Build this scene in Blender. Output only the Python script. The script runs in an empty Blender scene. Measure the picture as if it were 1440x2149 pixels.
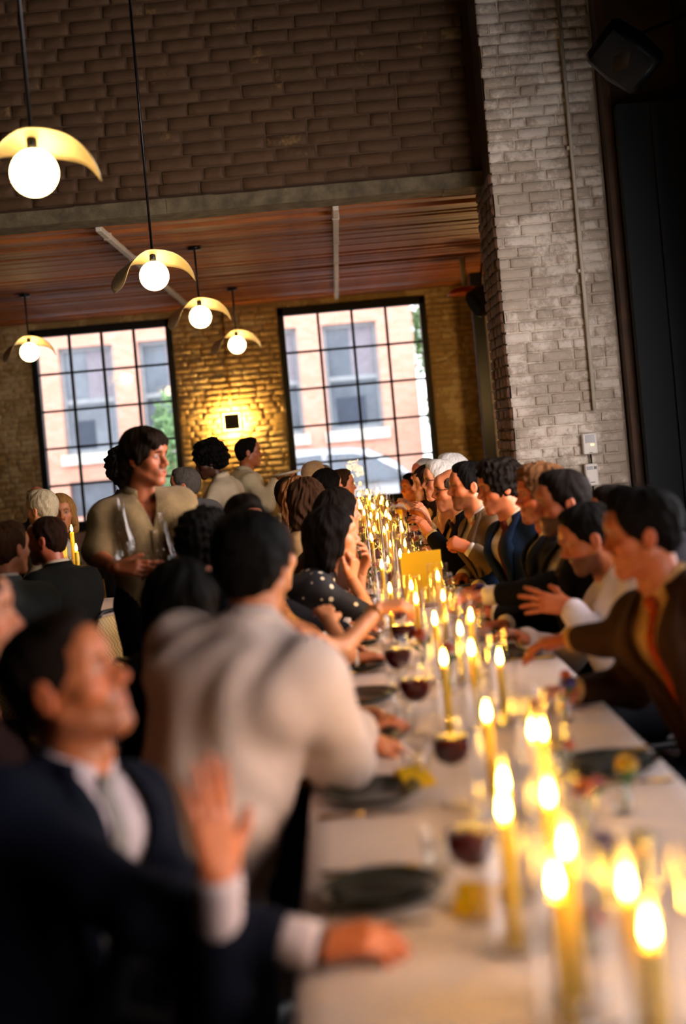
import bpy, bmesh, math, random
import numpy as np
from mathutils import Vector, Matrix
from mathutils.bvhtree import BVHTree

random.seed(7)
RNG = np.random.default_rng(11)
SC = bpy.context.scene
COL = SC.collection

# ------------------------------------------------------------------ camera
EYE = 1.60                      # camera height above the floor
ROLL = math.radians(5.1)        # the photographer's camera hangs a little to one side
FPX = 50 / 38.68 * 2149         # 50 mm lens on 35 mm film, in pixels of the 1440x2149 frame
AX, AY = 710.0, 915.0           # where the optical axis meets the picture
cam = bpy.data.cameras.new('camera')
cam_o = bpy.data.objects.new('camera', cam)
COL.objects.link(cam_o)
cam.sensor_fit = 'VERTICAL'
cam.sensor_height = 38.68
cam.sensor_width = 38.68
cam.lens = 50
cam.shift_x = (720 - AX) / 2149
cam.shift_y = -(1074.5 - AY) / 2149
cam.clip_start = 0.05
cam.clip_end = 200
cr, sr = math.cos(ROLL), math.sin(ROLL)
cam_o.matrix_world = Matrix(((cr, sr, 0, 0), (0, 0, -1, 0), (-sr, cr, 0, EYE), (0, 0, 0, 1)))
cam.dof.use_dof = True
cam.dof.focus_distance = 8.4
cam.dof.aperture_fstop = 1.35
cam.dof.aperture_blades = 0
SC.camera = cam_o

# ------------------------------------------------------------------ view, world, daylight
SC.view_settings.view_transform = 'Standard'
SC.view_settings.look = 'None'
SC.view_settings.exposure = 0.8
SC.view_settings.gamma = 1.0
SC.view_settings.use_curve_mapping = False
SC.cycles.use_denoising = True
SC.cycles.use_adaptive_sampling = True
SC.cycles.adaptive_threshold = 0.1
SC.cycles.adaptive_min_samples = 16
SC.cycles.max_bounces = 6
SC.cycles.diffuse_bounces = 3
SC.cycles.glossy_bounces = 2
SC.cycles.transmission_bounces = 4
SC.cycles.transparent_max_bounces = 28
SC.cycles.caustics_reflective = False
SC.cycles.caustics_refractive = False
SC.cycles.sample_clamp_indirect = 4.0

world = bpy.data.worlds.new('sky')
SC.world = world
world.use_nodes = True
wn = world.node_tree.nodes
wbg = wn['Background']
wbg.inputs[0].default_value = (0.98, 0.96, 1.0, 1)     # bright overcast evening sky
wbg.inputs[1].default_value = 2.9

def area_light(name, loc, direction, sx, sy, power, color, portal=False, spread=180):
    d = bpy.data.lights.new(name, 'AREA')
    d.shape = 'RECTANGLE'; d.size = sx; d.size_y = sy; d.energy = power; d.color = color
    o = bpy.data.objects.new(name, d); COL.objects.link(o)
    o.location = loc
    d.spread = math.radians(spread)
    o.rotation_euler = Vector(direction).to_track_quat('-Z', 'Z').to_euler()
    if portal: d.cycles.is_portal = True
    return o
# daylight falling in through the tall windows of the side wall (they stand beside the table, out of the picture)
area_light('daylight_side_window', (2.60, 5.6, 1.75), (-1, 0.62, -0.30), 3.6, 1.9, 95, (1.0, 0.80, 0.73), False, 125)
area_light('daylight_entrance_window', (2.60, 1.0, 1.9), (-1, 0.1, -0.35), 2.4, 2.0, 20, (1.0, 0.76, 0.67), False, 120)
area_light('portal_window', (-2.93, 17.25, 2.0), (0, -1, 0), 1.8, 2.6, 1, (1, 1, 1), True)
area_light('portal_window', (0.31, 17.25, 2.0), (0, -1, 0), 1.9, 2.6, 1, (1, 1, 1), True)

# ------------------------------------------------------------------ helpers: placing
def at(px, py, y):
    """Point of the room seen at pixel (px, py) that stands y metres in front of the camera."""
    dx, dy = px - AX, py - AY
    u, v = dx * cr - dy * sr, dx * sr + dy * cr
    return Vector((u * y / FPX, y, EYE - v * y / FPX))
def at_h(px, py, h):
    """Point of the room seen at pixel (px, py) that lies h metres above the floor."""
    dx, dy = px - AX, py - AY
    v = dx * sr + dy * cr
    return at(px, py, (EYE - h) * FPX / v)

# ------------------------------------------------------------------ helpers: objects
def link(name, me, mat=None, parent=None, loc=None):
    o = bpy.data.objects.new(name, me)
    COL.objects.link(o)
    if mat is not None and me is not None and not me.materials:
        for m in (mat if isinstance(mat, (list, tuple)) else [mat]): me.materials.append(m)
    if parent is not None:
        o.parent = parent
        if loc is None: o.matrix_parent_inverse = Matrix.Translation(-parent.location)
    if loc is not None: o.location = loc
    return o
def tag(o, label=None, cat=None, group=None, kind=None):
    if label: o['label'] = label
    if cat: o['category'] = cat
    if group: o['group'] = group
    if kind: o['kind'] = kind
    return o
def empty(name, loc, rz=0.0):
    o = bpy.data.objects.new(name, None); COL.objects.link(o)
    o.location = loc; o.rotation_euler = (0, 0, rz); o.empty_display_size = 0.1
    return o
def copy_tree(o, parent=None):
    c = o.copy(); COL.objects.link(c); c.parent = parent
    for ch in o.children: copy_tree(ch, c)
    return c
def mesh_np(name, V, F, smooth=True):
    V = np.asarray(V, np.float32); F = np.asarray(F, np.int32)
    me = bpy.data.meshes.new(name)
    n = F.shape[1]
    me.vertices.add(len(V)); me.vertices.foreach_set('co', V.ravel())
    me.loops.add(F.size); me.loops.foreach_set('vertex_index', F.ravel())
    me.polygons.add(len(F))
    me.polygons.foreach_set('loop_start', np.arange(0, F.size, n, dtype=np.int32))
    me.polygons.foreach_set('loop_total', np.full(len(F), n, np.int32))
    me.polygons.foreach_set('use_smooth', np.full(len(F), smooth, bool))
    me.update(calc_edges=True)
    return me
class MB:
    """Collects shapes; build() links them as one mesh object."""
    def __init__(s): s.v = []; s.f = []
    def add(s, vs, fs):
        n = len(s.v); s.v += [tuple(p) for p in vs]; s.f += [tuple(i + n for i in f) for f in fs]; return s
    def box(s, lo, hi, M=None, bev=0.0):
        if bev > 0:
            bm = bmesh.new()
            bmesh.ops.create_cube(bm, size=1)
            for v in bm.verts: v.co = Vector([lo[i] + (v.co[i] + .5) * (hi[i] - lo[i]) for i in range(3)])
            bmesh.ops.bevel(bm, geom=bm.edges[:], offset=bev, segments=2, affect='EDGES', profile=.5)
            vs = [v.co.copy() for v in bm.verts]; bm.verts.index_update(); fs = [[v.index for v in f.verts] for f in bm.faces]; bm.free()
        else:
            vs = [Vector((x, y, z)) for x in (lo[0], hi[0]) for y in (lo[1], hi[1]) for z in (lo[2], hi[2])]
            fs = [(0, 1, 3, 2), (4, 6, 7, 5), (0, 4, 5, 1), (2, 3, 7, 6), (0, 2, 6, 4), (1, 5, 7, 3)]
        if M is not None: vs = [M @ v for v in vs]
        return s.add(vs, fs)
    def tube(s, pts, r, n=8, caps=True):
        pts = [Vector(p) for p in pts]; m = len(pts)
        rs = r if isinstance(r, (list, tuple)) else [r] * m
        vs, fs = [], []
        ref = None
        for i, p in enumerate(pts):
            t = (pts[min(i + 1, m - 1)] - pts[max(i - 1, 0)]).normalized()
            if ref is None: ref = t.orthogonal().normalized()
            a = (ref - t * ref.dot(t)).normalized(); ref = a; b = t.cross(a)
            for k in range(n):
                an = 2 * math.pi * k / n
                vs.append(p + (a * math.cos(an) + b * math.sin(an)) * rs[i])
        for i in range(m - 1):
            for k in range(n):
                k2 = (k + 1) % n
                fs.append((i * n + k, i * n + k2, (i + 1) * n + k2, (i + 1) * n + k))
        if caps: fs += [tuple(range(n))[::-1], tuple(range((m - 1) * n, m * n))]
        return s.add(vs, fs)
    def lathe(s, prof, n=24, c=(0, 0, 0), M=None):
        vs, fs = [], []
        for (r, z) in prof:
            for k in range(n):
                an = 2 * math.pi * k / n
                p = Vector((c[0] + r * math.cos(an), c[1] + r * math.sin(an), c[2] + z))
                vs.append(M @ p if M is not None else p)
        for i in range(len(prof) - 1):
            for k in range(n):
                k2 = (k + 1) % n
                fs.append((i * n + k, i * n + k2, (i + 1) * n + k2, (i + 1) * n + k))
        return s.add(vs, fs)
    def grid(s, P, close_u=False):
        """P[i][j] -> points of a sheet."""
        nu, nv = len(P), len(P[0])
        vs = [p for row in P for p in row]
        fs = [(i * nv + j, ((i + 1) % nu) * nv + j, ((i + 1) % nu) * nv + j + 1, i * nv + j + 1) for i in range(nu if close_u else nu - 1) for j in range(nv - 1)]
        return s.add(vs, fs)
    def mesh(s, name, smooth=False):
        me = bpy.data.meshes.new(name)
        me.from_pydata(s.v, [], s.f); me.update()
        if smooth: me.polygons.foreach_set('use_smooth', np.ones(len(me.polygons), bool))
        return me
    def build(s, name, mat, parent=None, smooth=False, loc=None):
        return link(name, s.mesh(name, smooth), mat, parent, loc)
def thicken(o, t, off=-1):
    m = o.modifiers.new('thickness', 'SOLIDIFY'); m.thickness = t; m.offset = off; return o

# ------------------------------------------------------------------ materials
def srgb(h):
    h = h.lstrip('#'); c = [int(h[i:i + 2], 16) / 255 for i in (0, 2, 4)]
    return tuple(x / 12.92 if x <= .04045 else ((x + .055) / 1.055) ** 2.4 for x in c)
def new_mat(name):
    m = bpy.data.materials.new(name); m.use_nodes = True
    nt = m.node_tree; b = nt.nodes['Principled BSDF']
    return m, nt, b
def N(nt, t, **kw):
    n = nt.nodes.new(t)
    for k, v in kw.items():
        if k == 'i':
            for a, b in v.items(): n.inputs[a].default_value = b
        else: setattr(n, k, v)
    return n
def M(name, col, rough=.6, metal=0.0, var=.18, vs=6.0, bump=0.0, bs=80.0, spec=.5, rnd=0.0, col2=None, sheen=0.0, coat=0.0):
    """Principled surface: noise varied colour, fine relief, optional per object variation."""
    m, nt, b = new_mat(name)
    c = srgb(col) if isinstance(col, str) else col
    c2 = (srgb(col2) if isinstance(col2, str) else col2) if col2 else tuple(x * (1 - var) for x in c)
    tc = N(nt, 'ShaderNodeTexCoord')
    nz = N(nt, 'ShaderNodeTexNoise', i={'Scale': vs, 'Detail': 5.0, 'Roughness': .6})
    nt.links.new(tc.outputs['Object'], nz.inputs['Vector'])
    rp = N(nt, 'ShaderNodeMapRange', i={'From Min': .35, 'From Max': .65})
    nt.links.new(nz.outputs['Fac'], rp.inputs['Value'])
    mx = N(nt, 'ShaderNodeMix', data_type='RGBA')
    mx.inputs[6].default_value = (*c, 1); mx.inputs[7].default_value = (*c2, 1)
    nt.links.new(rp.outputs['Result'], mx.inputs[0])
    out = mx.outputs[2]
    if rnd:
        oi = N(nt, 'ShaderNodeObjectInfo')
        mr = N(nt, 'ShaderNodeMapRange', i={'To Min': 1 - rnd, 'To Max': 1 + rnd * .4})
        nt.links.new(oi.outputs['Random'], mr.inputs['Value'])
        hs = N(nt, 'ShaderNodeHueSaturation')
        nt.links.new(mr.outputs['Result'], hs.inputs['Value']); nt.links.new(out, hs.inputs['Color'])
        out = hs.outputs['Color']
    nt.links.new(out, b.inputs['Base Color'])
    b.inputs['Roughness'].default_value = rough
    b.inputs['Metallic'].default_value = metal
    b.inputs['Specular IOR Level'].default_value = spec
    if sheen: b.inputs['Sheen Weight'].default_value = sheen
    if coat: b.inputs['Coat Weight'].default_value = coat
    if bump:
        n2 = N(nt, 'ShaderNodeTexNoise', i={'Scale': bs, 'Detail': 4.0})
        nt.links.new(tc.outputs['Object'], n2.inputs['Vector'])
        bp = N(nt, 'ShaderNodeBump', i={'Strength': bump, 'Distance': .01})
        nt.links.new(n2.outputs['Fac'], bp.inputs['Height']); nt.links.new(bp.outputs['Normal'], b.inputs['Normal'])
    return m
def emit(name, col, strength):
    m, nt, b = new_mat(name)
    c = srgb(col) if isinstance(col, str) else col
    b.inputs['Base Color'].default_value = (*c, 1)
    b.inputs['Emission Color'].default_value = (*c, 1)
    b.inputs['Emission Strength'].default_value = strength
    return m
def glass(name, tint=(1, 1, 1), rough=.02, refl=1.0, haze=0.0):
    """Thin clear glass: light passes straight on, the surface mirrors by Fresnel."""
    m, nt, b = new_mat(name); nt.nodes.remove(b)
    out = nt.nodes['Material Output']
    tr = N(nt, 'ShaderNodeBsdfTransparent'); tr.inputs[0].default_value = (*tint, 1)
    gl = N(nt, 'ShaderNodeBsdfGlossy'); gl.inputs['Roughness'].default_value = rough; gl.inputs['Color'].default_value = (1, 1, 1, 1)
    lw = N(nt, 'ShaderNodeLayerWeight'); lw.inputs['Blend'].default_value = .5
    pw_ = N(nt, 'ShaderNodeMath', operation='POWER'); pw_.inputs[1].default_value = 4.0
    nt.links.new(lw.outputs['Facing'], pw_.inputs[0])
    ml = N(nt, 'ShaderNodeMath', operation='MULTIPLY_ADD', use_clamp=True); ml.inputs[1].default_value = .75 * refl; ml.inputs[2].default_value = .05 * refl
    nt.links.new(pw_.outputs[0], ml.inputs[0])
    mx = N(nt, 'ShaderNodeMixShader')
    nt.links.new(ml.outputs[0], mx.inputs[0]); nt.links.new(tr.outputs[0], mx.inputs[1]); nt.links.new(gl.outputs[0], mx.inputs[2])
    nt.links.new(mx.outputs[0], out.inputs[0])
    return m
MAT = {}
MAT['steel_black'] = M('black_steel', '#0e1012', .55, 0, var=.3, bump=.05, spec=.25)
MAT['black_metal'] = M('black_metal', '#0c0c0d', .35, .4)
MAT['brass'] = M('brass', '#b98a3c', .28, 1.0, var=.25)
MAT['chrome'] = M('steel', '#b9b9b9', .2, 1.0, var=.1)
MAT['white_paint_metal'] = M('painted_conduit', '#c9c2b0', .5, 0, var=.15, bump=.1)
MAT['plastic'] = M('white_plastic', '#d8d4cc', .4, 0, var=.05)
MAT['lcd'] = M('display_dark', '#20242a', .15, 0)
MAT['pane'] = glass('window_glass', (.93, .95, .96), 0.0, 1.0)
MAT['glass'] = glass('clear_glass', (.985, .98, .97), .035, 1.0)
MAT['globe'] = emit('opal_globe_lit', (1.0, .68, .28), 9.0)
MAT['flame'] = emit('candle_flame', (1.0, .50, .055), 125.0)

# ================================================================== SETTING
YB, YP, YF = 9.9, 9.45, 17.0      # beam wall, pillar face, far wall
ZC = 3.38                         # boarded ceiling of the far bay
ZH = 5.5                          # high ceiling of the hall

def painted_brick(name, paint, raw, amount, dirt='#4a4238', rnd=.12, bump=.5):
    """Brick under old limewash: paint worn through to the raw brick in patches."""
    m, nt, b = new_mat(name)
    tc = N(nt, 'ShaderNodeTexCoord'); geo = N(nt, 'ShaderNodeNewGeometry')
    n1 = N(nt, 'ShaderNodeTexNoise', i={'Scale': 2.1, 'Detail': 7.0, 'Roughness': .68})
    n2 = N(nt, 'ShaderNodeTexNoise', i={'Scale': 26.0, 'Detail': 6.0, 'Roughness': .7})
    n3 = N(nt, 'ShaderNodeTexNoise', i={'Scale': 90.0, 'Detail': 3.0})
    for n in (n1, n2, n3): nt.links.new(geo.outputs['Position'], n.inputs['Vector'])
    oi = N(nt, 'ShaderNodeObjectInfo')
    ad = N(nt, 'ShaderNodeMath', operation='MULTIPLY_ADD', i={1: .16, 2: 0.0})
    nt.links.new(oi.outputs['Random'], ad.inputs[0])
    s = N(nt, 'ShaderNodeMath', operation='ADD'); nt.links.new(n1.outputs['Fac'], s.inputs[0]); nt.links.new(ad.outputs[0], s.inputs[1])
    s2 = N(nt, 'ShaderNodeMath', operation='MULTIPLY_ADD', i={1: .35}); nt.links.new(n2.outputs['Fac'], s2.inputs[0]); nt.links.new(s.outputs[0], s2.inputs[2])
    mr = N(nt, 'ShaderNodeMapRange', i={'From Min': 1.02 - amount - .05, 'From Max': 1.02 - amount + .05}); nt.links.new(s2.outputs[0], mr.inputs['Value'])
    mx = N(nt, 'ShaderNodeMix', data_type='RGBA'); mx.inputs[6].default_value = (*srgb(paint), 1); mx.inputs[7].default_value = (*srgb(raw), 1)
    nt.links.new(mr.outputs['Result'], mx.inputs[0])
    d = N(nt, 'ShaderNodeMapRange', i={'From Min': .60, 'From Max': .74, 'To Max': .75}); nt.links.new(n2.outputs['Fac'], d.inputs['Value'])
    mx2 = N(nt, 'ShaderNodeMix', data_type='RGBA'); mx2.inputs[7].default_value = (*srgb(dirt), 1)
    nt.links.new(d.outputs['Result'], mx2.inputs[0]); nt.links.new(mx.outputs[2], mx2.inputs[6])
    hs = N(nt, 'ShaderNodeHueSaturation'); v = N(nt, 'ShaderNodeMapRange', i={'To Min': 1 - rnd, 'To Max': 1 + rnd * .5})
    nt.links.new(oi.outputs['Random'], v.inputs['Value']); nt.links.new(v.outputs['Result'], hs.inputs['Value']); nt.links.new(mx2.outputs[2], hs.inputs['Color'])
    nt.links.new(hs.outputs['Color'], b.inputs['Base Color'])
    b.inputs['Roughness'].default_value = .75
    hb = N(nt, 'ShaderNodeMath', operation='MULTIPLY_ADD', i={1: .4}); nt.links.new(n3.outputs['Fac'], hb.inputs[0]); nt.links.new(n2.outputs['Fac'], hb.inputs[2])
    bp = N(nt, 'ShaderNodeBump', i={'Strength': bump, 'Distance': .012})
    nt.links.new(hb.outputs[0], bp.inputs['Height']); nt.links.new(bp.outputs['Normal'], b.inputs['Normal'])
    return m
MAT['brick_white'] = painted_brick('limewashed_brick', '#ddd4c6', '#b3a797', .30, '#7a6e60', rnd=.08)
MAT['brick_brown'] = painted_brick('worn_brown_brick', '#84683a', '#4e361c', .46, '#352414', rnd=.12)
MAT['brick_cream'] = painted_brick('cream_painted_brick', '#cdb78a', '#a98d5c', .34, '#6e5a3a', rnd=.10, bump=.8)
MAT['brick_raw'] = painted_brick('raw_edge_brick', '#7a5638', '#54361f', .5, '#2c1d12', rnd=.3)
MAT['mortar_white'] = painted_brick('limewashed_mortar', '#d0c6b6', '#a89d8d', .32, '#7a6e60', rnd=0)
MAT['mortar_brown'] = painted_brick('brown_mortar', '#6e5634', '#48321c', .5, '#302010', rnd=0)
MAT['mortar_cream'] = painted_brick('cream_mortar', '#bfa877', '#957e50', .36, rnd=0)

def brick_mesh(i, l, h, d):
    r = random.Random(100 + i); b = .006
    nx, nz = 4, 2
    vs, fs = [], []
    for kz in range(nz + 1):
        for kx in range(nx + 1):
            x = -l / 2 + b + (l - 2 * b) * kx / nx; z = -h / 2 + b + (h - 2 * b) * kz / nz
            vs.append((x, -r.uniform(-.003, .004) - .001, z))
    def ring(off, y):
        base = len(vs)
        pts = []
        for kx in range(nx + 1): pts.append((-l / 2 + l * kx / nx, -h / 2))
        for kz in range(1, nz + 1): pts.append((l / 2, -h / 2 + h * kz / nz))
        for kx in range(nx - 1, -1, -1): pts.append((-l / 2 + l * kx / nx, h / 2))
        for kz in range(nz - 1, 0, -1): pts.append((-l / 2, -h / 2 + h * kz / nz))
        for (x, z) in pts: vs.append((x + r.uniform(-1, 1) * off, y, z + r.uniform(-1, 1) * off))
        return base, len(pts)
    for kz in range(nz):
        for kx in range(nx):
            a = kz * (nx + 1) + kx; fs.append((a, a + 1, a + nx + 2, a + nx + 1))
    b0, n = ring(.003, .006); b1, _ = ring(.002, d)
    idx = [k for k in range(nx + 1)] + [kz * (nx + 1) + nx for kz in range(1, nz + 1)] + [nz * (nx + 1) + k for k in range(nx - 1, -1, -1)] + [kz * (nx + 1) for kz in range(nz - 1, 0, -1)]
    for k in range(n):
        k2 = (k + 1) % n
        fs.append((idx[k2], idx[k], b0 + k, b0 + k2)); fs.append((b0 + k2, b0 + k, b1 + k, b1 + k2))
    me = bpy.data.meshes.new('brick'); me.from_pydata(vs, [], fs); me.update()
    me.polygons.foreach_set('use_smooth', np.ones(len(me.polygons), bool))
    return me
def brick_set(mat, seed, l=.215, h=.066, d=.03):
    out = []
    for k in range(8):
        me = brick_mesh(seed + k, l if k < 5 else l * .48, h, d); me.materials.append(mat); out.append(me)
    return out
def lay_bricks(parent, meshes, p0, ux, length, z0, z1, rz, course=.0765, bl=.225, skip=None, first=300, seed=0, mat=None, header=.25):
    """Courses of bricks along direction ux from p0; pieces that fall into a hole are left out."""
    r = random.Random(seed); n = 0; rest = MB()
    spots = []
    for c in range(int((z1 - z0) / course)):
        z = z0 + (c + .5) * course
        x = -r.uniform(0, bl)
        while x < length:
            hd = r.random() < header
            w = bl * .5 if hd else bl
            a, e = max(x, 0), min(x + w, length)
            if e - a > .05:
                cx = (a + e) / 2
                if not (skip and skip(cx, z, (e - a) / 2)): spots.append((cx, z, (e - a) / w, hd))
            x += w
    mid = length / 2; zm = (z0 + z1) / 2
    order = sorted(spots, key=lambda s: abs(s[0] - mid) + abs(s[1] - zm) * .7) if len(spots) > first else spots
    for (cx, z, sx, hd) in order:
        me = meshes[r.randrange(5, 8) if hd else r.randrange(5)]
        p = Vector(p0) + Vector(ux) * cx; p.z = z + r.uniform(-.003, .003)
        Mx = Matrix.Translation(p) @ Matrix.Rotation(rz + r.uniform(-.02, .02), 4, 'Z') @ Matrix.Rotation(r.uniform(-.008, .008), 4, 'Y') @ Matrix.Diagonal((sx * .97, 1, r.uniform(.94, 1.0), 1)) @ Matrix.Translation((0, r.uniform(-.004, .004), 0))
        if n < first:
            o = bpy.data.objects.new('brick', me); COL.objects.link(o); o.parent = parent
            o.matrix_parent_inverse = Matrix.Translation(-parent.location); o.matrix_basis = Mx
            n += 1
        else:
            rest.add([Mx @ v.co for v in me.vertices], [tuple(q.vertices) for q in me.polygons])
    if rest.v:
        o = rest.build('brick_courses', mat, parent, True); o['kind'] = 'stuff'
def structure(name, mb, mat, label=None, smooth=False):
    o = mb.build(name, mat, None, smooth)
    return tag(o, label, None, None, 'structure')

# floor, high ceiling, plain enclosing walls out of the picture
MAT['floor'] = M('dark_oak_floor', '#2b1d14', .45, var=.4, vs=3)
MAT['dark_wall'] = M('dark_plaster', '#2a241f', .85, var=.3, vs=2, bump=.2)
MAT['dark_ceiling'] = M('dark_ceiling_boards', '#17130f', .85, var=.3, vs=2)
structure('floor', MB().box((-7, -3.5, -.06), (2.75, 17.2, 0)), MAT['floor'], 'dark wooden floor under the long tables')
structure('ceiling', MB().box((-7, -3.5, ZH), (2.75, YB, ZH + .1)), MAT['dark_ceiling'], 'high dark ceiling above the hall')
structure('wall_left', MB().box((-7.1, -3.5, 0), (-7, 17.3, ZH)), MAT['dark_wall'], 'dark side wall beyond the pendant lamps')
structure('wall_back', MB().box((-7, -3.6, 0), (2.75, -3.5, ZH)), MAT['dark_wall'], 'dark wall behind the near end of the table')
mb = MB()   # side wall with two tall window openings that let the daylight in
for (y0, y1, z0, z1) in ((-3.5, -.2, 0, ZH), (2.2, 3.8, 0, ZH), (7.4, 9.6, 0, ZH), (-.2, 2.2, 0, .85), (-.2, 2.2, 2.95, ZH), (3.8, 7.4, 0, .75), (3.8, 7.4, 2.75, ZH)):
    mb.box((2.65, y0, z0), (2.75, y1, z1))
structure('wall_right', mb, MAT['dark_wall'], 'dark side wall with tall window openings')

# wall above the timber lintel, worn brown brick
w = structure('wall_upper', MB().box((-7, YB + .028, ZC + .09), (1.30, YB + .30, ZH)), MAT['mortar_brown'], 'worn brown brick wall above the timber lintel')
lay_bricks(w, brick_set(MAT['brick_brown'], 0, l=.305, h=.088), (-3.0, YB + .021, 0), (1, 0, 0), 4.2, ZC + .12, 5.12, 0, course=.098, bl=.315, mat=MAT['brick_brown'], seed=3, header=.15)
MAT['lintel'] = M('weathered_timber', '#6b6048', .85, var=.55, vs=9, bump=.6, bs=30)
mb = MB()
for k in range(24):
    x0 = -7 + k * .3458
    mb.box((x0, YB - .035 + random.uniform(-.004, .004), ZC - .015 + random.uniform(-.004, .003)), (x0 + .349, YB + .28, ZC + .095 + random.uniform(-.004, .004)))
structure('trim_1', mb, MAT['lintel'], 'weathered grey timber lintel across the opening')

# boarded ceiling of the far bay, board by board
MAT['plank'] = M('stained_pine_boards', '#a8642a', .6, var=.45, vs=2.5, rnd=.35, col2='#86481c')
cb = structure('ceiling_far', MB().box((-7, YB + .25, ZC + .06), (2.2, YF + .05, ZC + .16)), MAT['dark_ceiling'], 'reddish board ceiling of the far bay')
yy = YB + .27; k = 0
plank_meshes = {}
while yy < YF - .02:
    wd = random.choice((.09, .12, .12, .15, .18)); 
    if yy + wd > YF: wd = YF - yy
    key = round(wd, 3)
    if key not in plank_meshes:
        me = MB().box((-4.45, 0.006, 0), (4.6, wd - .006, .05), bev=.004).mesh('plank'); me.materials.append(MAT['plank']); plank_meshes[key] = me
    o = bpy.data.objects.new('plank', plank_meshes[key]); COL.objects.link(o); o.parent = cb
    o.location = (-2.5, yy, ZC + random.choice((0, 0, .006, .012, .022, .03)))
    yy += wd; k += 1

# pillar of limewashed brick
w = structure('wall_pillar', MB().box((1.262, YP + .028, 0), (2.06, YP + .88, ZH)), MAT['mortar_white'], 'limewashed brick pillar beside the opening')
lay_bricks(w, brick_set(MAT['brick_white'], 20), (1.245, YP + .018, 0), (1, 0, 0), .80, 1.0, 5.12, 0, seed=5, header=.33)
w2 = structure('wall_pillar_side', MB().box((1.25, YP + .05, 0), (1.262, YP + .9, ZH)), MAT['mortar_brown'], 'raw brown brick edge of the pillar')
lay_bricks(w2, brick_set(MAT['brick_raw'], 40, d=.02), (1.232, YP + .86, 0), (0, -1, 0), .86, 1.0, 3.4, -math.pi / 2, seed=6)
# dark recess and blue steel door frame at the far right
structure('trim_2', MB().box((2.07, YP - .10, 0), (2.13, YP + .6, ZH)), M('brown_shaded_edge', '#4a3018', .7, var=.4, vs=5, bump=.3), 'brown strip for the bare, shaded edge of the limewashed pillar')  # brown stands for the pillar's unpainted edge and the shade on it
MAT['blue_steel'] = M('dark_blue_steel', '#06121a', .8, .0, var=.2, vs=3)
mb = MB().box((2.13, YP - .24, 0), (2.75, YP - .14, 3.72)).box((2.36, YP - .275, 0), (2.40, YP - .24, 3.72)).box((2.13, YP - .26, 3.62), (2.75, YP - .24, 3.72))
structure('door_1', mb, MAT['blue_steel'], 'dark blue steel door beside the pillar')
structure('wall_right_recess', MB().box((2.13, YP + .05, 0), (2.75, YP + .15, ZH)), M('brown_plaster', '#5a4428', .85, var=.35, vs=3), 'brown plaster above the blue steel door')

# far wall: cream painted brick with two steel windows
WIN = ((-3.84, -2.02), (-.64, 1.26)); WZ0, WZ1 = .73, 3.30
mb = MB()
for (x0, x1, z0, z1) in ((-7, WIN[0][0], 0, ZC + .1), (WIN[0][1], WIN[1][0], 0, ZC + .1), (WIN[1][1], 2.1, 0, ZC + .1), (*WIN[0], 0, WZ0), (*WIN[1], 0, WZ0), (*WIN[0], WZ1, ZC + .1), (*WIN[1], WZ1, ZC + .1)):
    mb.box((x0, YF + .028, z0), (x1, YF + .30, z1))
w = structure('wall_far', mb, MAT['mortar_cream'], 'cream painted brick wall with two steel windows')
far_bricks = brick_set(MAT['brick_cream'], 60)
for (xa, xb, n_first) in ((WIN[0][1], WIN[1][0], 225), (WIN[1][1], 1.91, 75), (-4.7, WIN[0][0], 0)):
    lay_bricks(w, far_bricks, (xa, YF + .010, 0), (1, 0, 0), xb - xa, .9, ZC, 0, mat=MAT['brick_cream'], seed=9, first=n_first)
w = structure('wall_far_side', MB().box((1.93, YP + .9, 0), (2.1, YF + .1, ZC + .1)), MAT['mortar_cream'], 'cream brick side wall of the far bay')
lay_bricks(w, brick_set(MAT['brick_cream'], 80, d=.02), (1.915, YF, 0), (0, -1, 0), 4.2, 1.1, 3.3, -math.pi / 2, mat=MAT['brick_cream'], seed=10, first=300)

for wi, (x0, x1) in enumerate(WIN):
    wo = empty('window_%d' % (wi + 1), ((x0 + x1) / 2, YF + .1, WZ0))
    tag(wo, ['steel window with a grid of panes, beside the back table', 'steel window with a grid of panes, at the end of the long table'][wi], None, None, 'structure')
    fw = .075; ya, yb = YF - .01, YF + .14
    for nm, lo, hi in (('frame_rail', (x0, ya, WZ1 - .10), (x1, yb, WZ1)), ('frame_rail', (x0, ya, WZ0), (x1, yb, WZ0 + .07)), ('frame_stile', (x0, ya, WZ0), (x0 + fw, yb, WZ1)), ('frame_stile', (x1 - fw, ya, WZ0), (x1, yb, WZ1))):
        MB().box(lo, hi, bev=.008).build(nm, MAT['steel_black'], wo)
    MB().box((x0 - .02, YF - .06, WZ0 - .05), (x1 + .02, YF + .25, WZ0)).build('window_sill', MAT['steel_black'], wo)
    gx0, gx1, gz0, gz1 = x0 + fw, x1 - fw, WZ0 + .07, WZ1 - .10
    pw, ph = (gx1 - gx0) / 4, (gz1 - gz0) / 5
    for i in range(1, 4):
        x = gx0 + pw * i; MB().box((x - .017, YF + .05, gz0), (x + .017, YF + .10, gz1)).build('glazing_bar', MAT['steel_black'], wo)
    for j in range(1, 5):
        z = gz0 + ph * j; MB().box((gx0, YF + .045, z - .014), (gx1, YF + .095, z + .014)).build('glazing_bar', MAT['steel_black'], wo)
    for i in range(4):
        for j in range(5):
            MB().box((gx0 + pw * i + .012, YF + .070, gz0 + ph * j + .012), (gx0 + pw * (i + 1) - .012, YF + .0705, gz0 + ph * (j + 1) - .012)).build('pane', MAT['pane'], wo)

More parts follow.
